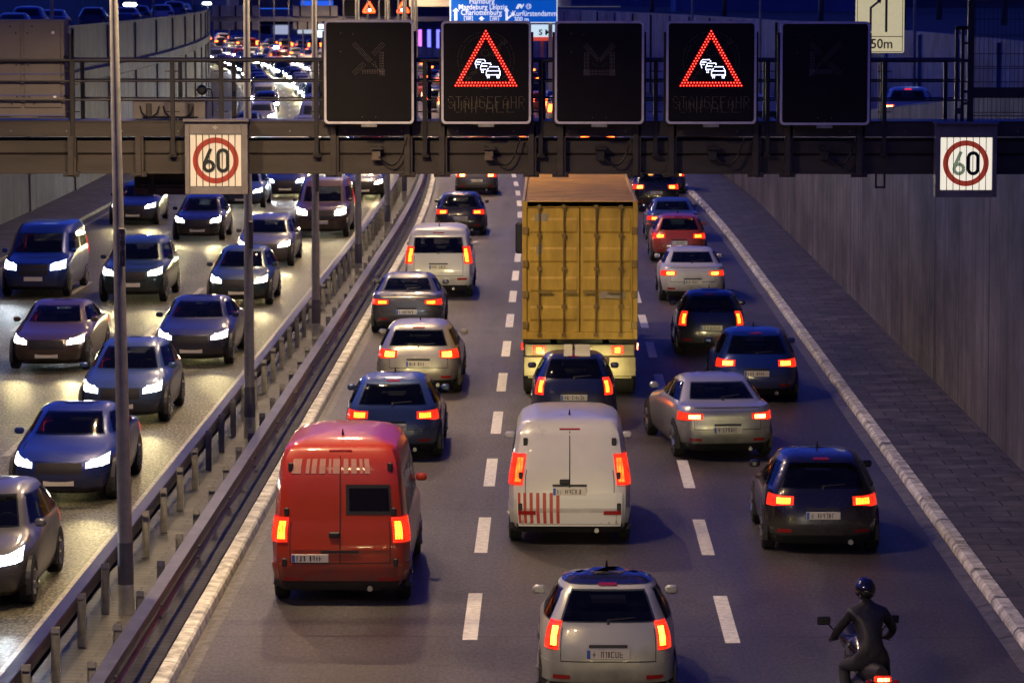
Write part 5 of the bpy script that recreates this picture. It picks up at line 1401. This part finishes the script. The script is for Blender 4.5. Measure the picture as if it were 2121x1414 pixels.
# ------------------------------------------------------------------ second gantry, direction sign and backdrop
Y2 = 347.0
def X2(px): return at(px, 40, Y2).x
def Z2(py): return at(1000, py, Y2).z
M_grey2 = mat('far_gantry_grey', (.40, .38, .36), .6, .1, noise=.15, nscale=.5)
t = thing('sign_gantry', 'distant grey gantry across the bend with sign backs and small red triangles', 'sign gantry', (X2(640), Y2, 0))
ox = t.location.x
b = MB(); b.box(X2(385) - ox, X2(930) - ox, 0, 1.2, Z2(45), Z2(35), 0, .05); b.build('beam', M_grey2, t)
b = MB()
for px in (395, 930): b.box(X2(px) - ox - .4, X2(px) - ox + .4, .2, 1.0, 0, Z2(45), 0, .03)
b.build('column', M_grey2, t)
for (a, c, y0, y1) in ((440, 538, 12, 34), (442, 537, 45, 62), (607, 700, 12, 34), (607, 668, 45, 62)):
    s = thing('overhead_sign', 'grey ribbed back of a wide sign on the distant gantry', 'sign', (X2((a + c) / 2), Y2 - .4, Z2(y1)), group='sign backs on the distant gantry')
    hw = (X2(c) - X2(a)) / 2; h = Z2(y0) - Z2(y1)
    q = MB(); q.box(-hw, hw, 0, .3, 0, h, 0, .03); q.build('case', M_grey2, s)
    for k in range(3): q = MB().box(-hw + hw * (k + .5) / 1.5 - .08, -hw + hw * (k + .5) / 1.5 + .08, -.1, -.005, 0, h); q.build('rib', M_case, s)
for i, px in enumerate((730, 765, 800, 835)):
    lit = i % 2 == 1
    s = thing('led_panel', 'tiny distant LED panel with a glowing red triangle, above the dark arrow panel' if lit else 'tiny distant unlit LED panel on the far gantry', 'LED panel', (X2(px), Y2 - .5, Z2(34)), group='LED panels on the distant gantry')
    MB().prism(round_rect(-.72, .72, 0, 1.6, .1), .0, .25).build('face', M_face, s)
    if lit:
        q = MB()
        for a, c in (((0, 1.45), (-.6, .42)), ((0, 1.45), (.6, .42)), ((-.6, .42), (.6, .42))):
            q.tube([(a[0], -.05, a[1]), (c[0], -.05, c[1])], .10, 5)
        q.build('warning_triangle', mat('far_red', (1, .1, .03), .4, emis=(1, .06, .01), estr=5), s); MB().box(-.2, .2, -.06, -.01, .5, .75).build('symbol', M_whc, s)
# blue direction sign
Y3 = 250.0
def X3(px): return at(px, 30, Y3).x
def Z3(py): return at(1040, py, Y3).z
M_sblue = mat('direction_sign_blue', (.0, .085, .42), .45, emis=(.0, .10, .60), estr=.50)
M_swht = mat('direction_sign_white', (.8, .82, .85), .45, emis=(.85, .92, 1), estr=.55)
t = thing('direction_sign', 'large lit blue motorway direction sign with white place names and arrows', 'direction sign', (X3(1043), Y3, Z3(48)))
hw = (X3(1155) - X3(932)) / 2; k3 = hw / 111.5
MB().box(-hw, hw, .03, .2, 0, 3.6, 0, .02).build('frame', M_swht, t)
MB().box(-hw + .09, hw - .06, 0, .05, .06, 3.52, 0, .01).build('face', M_sblue, t)
def dl(s, px, py, size, sx=.86): lettering('place_name', s, size, M_swht, t, ((px - 1043) * k3, -.012, (48 - py) * k3), sx, .004, .006)
dl('Hamburg', 998, 3.5, .58); dl('Magdeburg Leipzig', 1000, 15.5, .56); dl('Charlottenburg', 997, 27, .56); dl('Kurfürstendamm', 1107, 29, .56); dl('300 m', 1080, 41, .5)
def poly(pts, nm='arrow'):
    q = MB(); q.prism([((px - 1043) * k3, (48 - py) * k3) for px, py in pts], -.012, 0.004); q.build(nm, M_swht, t)
poly([(1047, 43), (1047, 24), (1044, 24), (1049.5, 16), (1055, 24), (1052, 24), (1052, 43)])
poly([(1051, 37), (1060, 30), (1057.5, 27), (1066, 27), (1064, 35), (1062, 32.5), (1053, 40)])
poly([(941, 43), (941, 24), (937, 24), (944.5, 17), (951, 24), (947, 24), (947, 43)])
poly([(995, 43), (995, 40), (991, 40), (997.5, 34), (1004, 40), (1000, 40), (1000, 43)])
poly([(1068, 19), (1073, 9), (1079, 9), (1081, 13), (1085, 8), (1085, 12), (1080, 19), (1076, 14), (1074, 19)], 'exit_symbol')
q = MB(); vs = []; n = 28
for r in (5.6, 4.6):
    for k in range(n): a = 2 * math.pi * k / n; vs.append(((1095 - 1043 + r * math.cos(a)) * k3, -.012, (48 - 14 + r * math.sin(a)) * k3))
q.add(vs, [(k, (k + 1) % n, n + (k + 1) % n, n + k) for k in range(n)]); q.build('number_ring', M_swht, t)
lettering('exit_number', '12', .3, M_swht, t, ((1095 - 1043) * k3, -.012, 34 * k3), .9, .006, .006)
for px in (970, 1024):
    q = MB()
    for (a, c, d, e) in ((-9, 9, 34, 35), (-9, 9, 44, 45), (-9, -8, 34, 45), (8, 9, 34, 45)): q.box((px - 1043 + a) * k3, (px - 1043 + c) * k3, -.012, .004, (48 - e) * k3, (48 - d) * k3)
    q.build('route_frame', M_swht, t); lettering('route_number', '100', .28, M_swht, t, ((px - 1043) * k3, -.012, 8.5 * k3), 1, .005, .006)
q = MB()
for px in (950, 1140): q.box((px - 1043) * k3 - .15, (px - 1043) * k3 + .15, .25, .5, -Z3(48) + .0, 3.4)
q.box(-hw - 3, hw + 1, .25, .6, 1.2, 1.7); q.build('support', M_grey2, t)
# yellow lane sign beside the wall
Y4 = 84.0
M_yel = mat('lane_sign_face_glow', (.62, .56, .36), .45, noise=.12, nscale=5, emis=(1, .88, .50), estr=.34)  # the board is no lamp; glow added to brighten it
M_sgr = mat('lane_sign_grey', (.10, .105, .08), .5, noise=.2)
xa, xb = at(1772, 60, Y4).x, at(1873, 60, Y4).x; zb = at(1820, 110, Y4).z; k4 = (xb - xa) / 101
t = thing('lane_sign', 'cream lane sign with bent and straight arrows over 150m, behind the last dark panel', 'road sign', ((xa + xb) / 2, Y4, 0))
MB().prism(round_rect(xa - t.location.x, xb - t.location.x, zb, zb + 2.3, .05), .0, .05).build('board', M_yel, t)
def s4(px, py): return ((px - 1822.5) * k4, zb + (110 - py) * k4)
q = MB()
for x0, x1, y0, y1 in ((1775, 1870, 75.5, 77), (1775, 1776.2, -60, 108), (1868.8, 1870, -60, 108), (1775, 1870, 107, 108.2)):
    a = s4(x0, y1); c = s4(x1, y0); q.box(a[0], c[0], -.006, .002, a[1], c[1])
q.build('border', M_sgr, t)
q = MB()
a = s4(1833, 67); c = s4(1838, -50); q.box(a[0], c[0], -.006, .002, a[1], c[1])
q.prism([s4(1801, 66), s4(1801, 16), s4(1817, 3), s4(1814, -1), s4(1826, -4), s4(1823, 9), s4(1820.5, 6), s4(1805.5, 18), s4(1805.5, 66)], -.006, .002); q.build('arrow', M_sgr, t)
lettering('distance', '150m', .33, mat('sign_text_dark', (.02, .02, .02), .5), t, (s4(1820, 92)[0], -.006, s4(1820, 92)[1] - .0), .95, .004, .004)
MB().tube([(0, .09, wall_top(Y4) - .3), (0, .09, zb + 2.3)], .038, 10).build('post', M_pole, t, True)
# canopy with letters behind the LED panels
Y5 = 330.0; px0, px1 = at(1085, 70, Y5).x, at(1160, 70, Y5).x; ztop = at(1100, 52, Y5).z; zlo = at(1100, 85, Y5).z
t = thing('station_canopy', 'white lit station canopy with dark letters and a red lower edge, glimpsed between LED panels', 'canopy', ((px0 + px1) / 2, Y5, 0))
w2 = (px1 - px0) / 2; zz = at(1100, 77, Y5).z
MB().box(-w2, w2, 0, 3, zz, ztop, 0, .05).build('fascia', mat('canopy_white', (.7, .75, .75), .5, emis=(.7, .9, 1), estr=.6), t)
MB().box(-w2, w2, -.03, 3, zlo, zz - .01, 0, .02).build('red_edge', mat('canopy_red', (.5, .06, .05), .5, emis=(1, .10, .06), estr=.4), t)
lettering('letters', 'S M', .75, M_trim, t, (at(1129, 68, Y5).x - t.location.x, -.02, at(1129, 68, Y5).z), 1.1, .02)
q = MB()
for x in (-w2 + .4, 0, w2 - .4): q.box(x - .15, x + .15, 1, 1.3, 0, zlo)
q.build('post', M_grey2, t)
# facades
def facade(name, label, x0, x1, Y, z0, z1, wallm, wins, depth=14, cat='building', group=None):
    t = thing(name, label, cat, ((x0 + x1) / 2, Y, z0), 0, group); hw = (x1 - x0) / 2; h = z1 - z0
    MB().box(-hw, hw, .0, depth, 0, h).build('wall', wallm, t)
    MB().box(-hw - .3, hw + .3, -.3, depth + .3, h, h + .5).build('roof', M_case, t)
    for (a, b2, c, d, m) in wins: 
        o = MB().box(a * hw, b2 * hw, -.12, .05, c * h, d * h).build('window', m, t)
    return t
M_bl1 = mat('facade_blue_grey', (.10, .15, .30), .7, noise=.25, nscale=.3); M_bl2 = mat('facade_dark', (.09, .10, .14), .7, noise=.3, nscale=.2); M_bl3 = mat('facade_pale', (.28, .28, .30), .7, noise=.15, nscale=.3)
E = lambda n, c, s: mat(n, tuple(min(1, x * .6) for x in c), .4, emis=c, estr=s)
W_blue = E('sign_glow_blue', (.03, .16, 1), .55); W_white = E('window_white', (.9, .95, 1), 2.2); W_warm = E('window_warm', (1, .74, .36), 1.0); W_cool = E('window_cool', (.45, .75, 1), .55)
W_dark = mat('window_dark', (.02, .022, .03), .15); W_purple = E('column_purple', (.55, .15, 1), 1.6); W_violet = E('column_blue', (.12, .12, 1), 2.2)
def fx(px, Y): return at(px, 10, Y).x
def fz(py, Y): return at(1000, py, Y).z
r3 = random.Random(4)
Yb = 700.0
facade('shop_building', 'long low shop building with blue lit fascia far beyond the bend', fx(395, Yb), fx(760, Yb), Yb, 0, 24, M_bl3,
       [(-.66, .12, (fz(19, Yb)) / 24, fz(1, Yb) / 24, W_blue), (.25, .62, fz(17, Yb) / 24, fz(2, Yb) / 24, W_blue), (-.02, .06, fz(12, Yb) / 24, fz(-4, Yb) / 24, W_white), (.66, .95, fz(10, Yb) / 24, fz(0, Yb) / 24, W_cool),
        (-.98, -.70, .2, .30, W_dark), (-.3, -.1, .36, .42, W_cool), (.1, .2, .36, .42, W_cool), (.70, .9, .34, .37, W_warm)])
Yb = 640.0
facade('glass_hall', 'pale hall with large lit panes behind the queue on the bend', fx(530, Yb), fx(680, Yb), Yb, 0, fz(50, Yb), M_bl3, [(-.95, -.6, .1, .85, W_dark), (-.52, -.1, .2, .9, E('pane_lilac', (.42, .46, .62), .6)), (.15, .8, .25, .92, E('pane_grey', (.5, .55, .62), .7))])
Yb = 520.0
t = facade('office_building', 'grey office block with purple and blue lit columns at its base', fx(690, Yb), fx(925, Yb), Yb, 0, 30, M_bl2,
       [(.50 + k * .16, .56 + k * .16, fz(104, Yb) / 30, fz(62, Yb) / 30, (W_purple, W_violet, W_violet)[k]) for k in range(3)] + [(-.9 + k * .25, -.75 + k * .25, .32, .36, W_dark) for k in range(6)] + [(-.6, -.3, .30, .315, W_white)])
Yb = 470.0
facade('bridge_building', 'dark blue building with a long pale ledge behind the middle LED panel', fx(1150, Yb), fx(1420, Yb), Yb, 0, 30, M_bl1, [(-.95, .0, fz(26, Yb) / 30, fz(14, Yb) / 30, E('ledge_lilac', (.40, .36, .34), .22)), (.1, .9, fz(45, Yb) / 30, fz(40, Yb) / 30, E('strip_blue', (.1, .22, .8), .4))])
Yb = 330.0
wins = [(-.9 + k * .12, -.82 + k * .12, .40, .46, r3.choice([W_dark, W_dark, W_dark, W_cool])) for k in range(15)]
facade('office_building', 'long dark blue office block beyond the slip road, behind the last LED panels', fx(1400, Yb), fx(1840, Yb), Yb, 5, 32, M_bl1, wins)
Yb = 420.0
facade('tower_block', 'dark building with a bright white window and small yellow lights, past the lane sign', fx(1790, Yb), fx(2300, Yb), Yb, 5, 40, M_bl2,
       [(-.36, -.28, (fz(62, Yb) - 5) / 35, (fz(36, Yb) - 5) / 35, E('window_ice', (.45, .85, 1), 1.3)), (-.60, -.42, (fz(50, Yb) - 5) / 35, (fz(40, Yb) - 5) / 35, W_cool), (-.25, -.05, (fz(58, Yb) - 5) / 35, (fz(40, Yb) - 5) / 35, E('window_deepblue', (.04, .12, .5), .6)),
        (-.66, -.645, (fz(60, Yb) - 5) / 35, (fz(53, Yb) - 5) / 35, E('window_yellow', (1, .8, .3), 2.5)), (-.72, -.71, (fz(58, Yb) - 5) / 35, (fz(53, Yb) - 5) / 35, W_warm), (.0, .18, (fz(85, Yb) - 5) / 35, (fz(80, Yb) - 5) / 35, W_cool)])
Yb = 215.0
for k, (a, b2, nm, lab, wm) in enumerate(((-120, -46, 'town_house', 'dark town houses facing the upper street behind the parked cars', M_bl2), (-46, -34, 'corner_house', 'narrow dark corner building at the end of the upper street', M_bl1))):
    w = [(-.9 + q * .2, -.8 + q * .2, .3, .42, W_dark) for q in range(9)]
    facade(nm, lab, a, b2, Yb + k * 140, 6.1, 26, wm, w)
Yb = 380.0
facade('street_front', 'unlit dark house front closing the upper street above the curved wall', fx(60, Yb), fx(420, Yb), Yb + 120, 6.1, 30, M_bl2, [(-.8 + q * .3, -.7 + q * .3, .1, .2, W_dark) for q in range(5)])
# parked cars on the upper street
r4 = random.Random(12)
PC = [(20, 33, 'sedan', P_navy), (54, 30, 'suv', P_dbl), (105, 31, 'sedan', P_ltb), (190, 31, 'hatchback', P_navy), (260, 24, 'sedan', P_dbl), (285, 20, 'estate', P_ltb), (335, 14, 'hatchback', P_slv), (360, 12, 'suv', P_ltb), (385, 8, 'sedan', P_slv), (408, 6, 'hatchback', P_ltb)]
for i, (px, py, kd, c) in enumerate(PC):
    # stand them well back on the street so that only roofs clear the parapet
    Y = 165 + i * 15.0; X = min(at(px, py, Y).x, -22.3 + cx(Y))
    o = car(kd, c, X, Y, 'parked car seen over the parapet of the tall curved wall', rear=True, near=False, group='cars parked on the upper street'); o.location.z = 6.12
    for ch in o.children:
        if ch.name.startswith(('taillight', 'headlight')):
            ch.material_slots[0].link = 'OBJECT'; ch.material_slots[0].material = M_trim if ch.name.startswith('tail') else M_rim_
            for g2 in list(ch.children): bpy.data.objects.remove(g2)
# slim street lamps
M_slim = mat('slim_post', (.22, .22, .24), .5, .2)
M_cool = mat('street_lantern', (.9, 1, .9), .4, emis=(.82, 1, .86), estr=5)
def slim(px, Y, z0, lab, lantern=None, group='slim street lamps', top=13):
    X = at(px, 0, Y).x; t = thing('street_lamp', lab, 'street lamp', (X, Y, z0), 0, group)
    MB().tube([(0, 0, 0), (0, 0, 4), (0, 0, top - z0)], [.09, .075, .055], 8).build('pole', M_slim, t, True)
    zl = top - z0 if lantern is None else lantern - z0
    h = MB(); h.tube([(0, 0, zl - .1), (0, -.5, zl + .05)], .035, 6); h.box(-.4, .4, -1.1, -.4, zl, zl + .14, 0, .04); hd = h.build('lantern', M_slim, t)
    MB().box(-.45, .45, -1.12, -.45, zl - .26, zl - .005, 0, .1).build('lens', M_cool, hd)
for px, Y, lab in ((1434, 210, 'thin pale street lamp rising behind the second red triangle panel'), (1575, 190, 'thin pale street lamp seen in the gap between the last two LED panels'), (1697, 230, 'thin street lamp above the last dark LED panel'), (1895, 150, 'thin street lamp rising past the lane sign above the slip road')):
    slim(px, Y, ramp_z(Y) if Y < 205 else 0, lab)
for px, Y, zl in ((107, 135, 12), (318, 225, None), (398, 290, None)):
    slim(px, Y, 6.1, 'thin street lamp standing on the upper street behind the curved wall', zl, 'street lamps on the upper street')
for px, py, Y in ((272, 6, 230), (357, 5, 280), (430, 5, 330)):
    q = at(px, py, Y); slim(px, Y, 6.1, 'lit street lantern glowing above the curved wall', q.z, 'lit lanterns on the upper street', top=q.z + .1)
# signal boxes near the bend
q = at(667, 78, 200.0); t = thing('lit_sign', 'small pair of bluish white lit signs beside a lamp post, above the far traffic', 'lit sign', (q.x, 200, 0))
MB().tube([(0, .1, 0), (0, .1, q.z + .8)], .06, 8).build('post', M_slim, t)
MB().box(-.28, .22, 0, .1, q.z + .0, q.z + .42, 0, .03).build('lower_face', E('signal_white', (.55, .78, 1), 1.6), t); MB().box(-.22, .12, 0, .1, q.z + .5, q.z + .78, 0, .03).build('upper_face', E('signal_white', (.55, .78, 1), 1.6), t)
# pale truck tarpaulin on the slip road side
Yt = 165.0; q0 = at(1575, 118, Yt); t = thing('tarpaulin_trailer', 'pale sloping tarpaulin of a parked trailer behind the gap between the last LED panels', 'trailer', (q0.x, Yt + 8, 6.6 if q0.x > 17.5 else ramp_z(Yt)))
zz = t.location.z
MB().prism([(-1.0, .9), (2.6, .9), (2.6, 1.2), (1.2, 1.55), (-1.0, 2.0)], 0, 5).build('tarpaulin', mat('tarp_pale', (.45, .48, .6), .6, noise=.1), t)
MB().box(-1, 2.6, 0, 5, .6, .88).build('bed', M_chas, t)
for y in (1, 4):
    for x in (-.9, 2.5): MB().tube([(x - .1, y, .38), (x + .1, y, .38)], .38, 14).build('wheel', M_tyre, t, True)

# bare winter trees on the embankment
M_bark = mat('bare_bark', (.05, .042, .038), .85, noise=.4, nscale=4)
def bare_tree(label, X, Y, Z, H, seed):
    r = random.Random(seed); t = thing('bare_tree', label, 'tree', (X, Y, Z), 0, 'bare trees on the embankment')
    tr = MB(); cr = MB()
    tr.tube([(0, 0, 0), (.05, 0, H * .18), (.0, .1, H * .36)], [H * .022, H * .017, H * .013], 8)
    def grow(p, d, L, rad, lv):
        q = p + d * L; mid = p + d * L * .5 + Vector((r.uniform(-1, 1), r.uniform(-1, 1), r.uniform(-.5, 1))) * L * .08
        cr.tube([p, mid, q], [rad, rad * .8, rad * .55], 5 if lv < 2 else 3, caps=False)
        if lv >= 5: return
        for k in range(3 if lv < 3 else 2 + (r.random() < .6)):
            nd = (d + Vector((r.uniform(-1, 1), r.uniform(-1, 1), r.uniform(-.35, .6))) * .75).normalized()
            grow(q if k else mid, nd, L * r.uniform(.6, .82), rad * .58, lv + 1)
    for k in range(4):
        a = k * 1.6 + r.uniform(-.4, .4); grow(Vector((0, .1, H * (.30 + .02 * k))), Vector((math.cos(a) * .6, math.sin(a) * .6, .9)).normalized(), H * .2, H * .010, 0)
    tr.build('trunk', M_bark, t, True); cr.build('crown', M_bark, t)
for i, (px, Y, H) in enumerate(((1350, 300, 9), (1500, 260, 9), (1700, 215, 8), (1870, 190, 8), (1945, 240, 10), (2080, 200, 9))):
    X = max(at(px, 30, Y).x, 19.0 + cx(Y))
    bare_tree(['leafless tree glimpsed between the middle panel and the second red triangle panel', 'leafless tree on the embankment behind the second red triangle panel', 'leafless tree on the embankment behind the last dark panel',
               'leafless tree standing past the lane sign over the slip road', 'leafless tree in front of the tower block lights', 'leafless tree seen through the wire mesh guard'][i], X, Y, 6.6, H, 40 + i)
# ------------------------------------------------------------------ light, sky, camera
w = bpy.data.worlds.new('World'); scene.world = w; w.use_nodes = True
N, L = w.node_tree.nodes, w.node_tree.links
bg = N['Background']
sky = N.new('ShaderNodeTexSky'); sky.sky_type = 'NISHITA'; sky.sun_disc = False
sky.sun_elevation = math.radians(-2.5); sky.sun_rotation = math.radians(300); sky.ozone_density = 6; sky.dust_density = .5
mx = N.new('ShaderNodeMixRGB'); mx.blend_type = 'MULTIPLY'; mx.inputs['Fac'].default_value = 1; mx.inputs['Color2'].default_value = (.52, .76, 1.12, 1)
L.new(sky.outputs['Color'], mx.inputs['Color1']); L.new(mx.outputs['Color'], bg.inputs['Color'])
bg.inputs['Strength'].default_value = SKY
sl = bpy.data.lights.new('dusk_sun', 'SUN'); sl.energy = .01; sl.angle = math.radians(20); sl.color = (.5, .6, 1)
so = bpy.data.objects.new('dusk_sun', sl); col.objects.link(so); so.rotation_euler = (math.radians(80), 0, math.radians(60))
# sodium lamps of the median posts
for t, p, s in LAMP_LIGHTS:
    l = bpy.data.lights.new('sodium_light', 'SPOT'); l.energy = LAMPW; l.color = (1, .70, .38); l.spot_size = math.radians(148); l.spot_blend = .6; l.shadow_soft_size = .15
    o = bpy.data.objects.new('sodium_light', l); col.objects.link(o); o.parent = t; o.location = p
cam = bpy.data.cameras.new('camera'); cam.sensor_width = 36; cam.lens = 36 * F / IW; cam.clip_start = .5; cam.clip_end = 9000
co = bpy.data.objects.new('camera', cam); col.objects.link(co); co.location = CAM; co.rotation_euler = Euler((math.pi / 2 - PITCH, 0, YAW), 'XYZ')
cam.dof.use_dof = True; cam.dof.focus_distance = 52.0; cam.dof.aperture_fstop = 5.6
scene.camera = co
scene.view_settings.view_transform = 'Standard'; scene.view_settings.look = 'None'; scene.view_settings.exposure = EXPO; scene.view_settings.gamma = 1
scene.render.engine = 'CYCLES'
cy = scene.cycles; cy.use_denoising = True; cy.sample_clamp_indirect = 4; cy.max_bounces = 5; cy.diffuse_bounces = 3; cy.glossy_bounces = 3; cy.transmission_bounces = 2
cy.use_light_tree = True; cy.caustics_reflective = False; cy.caustics_refractive = False
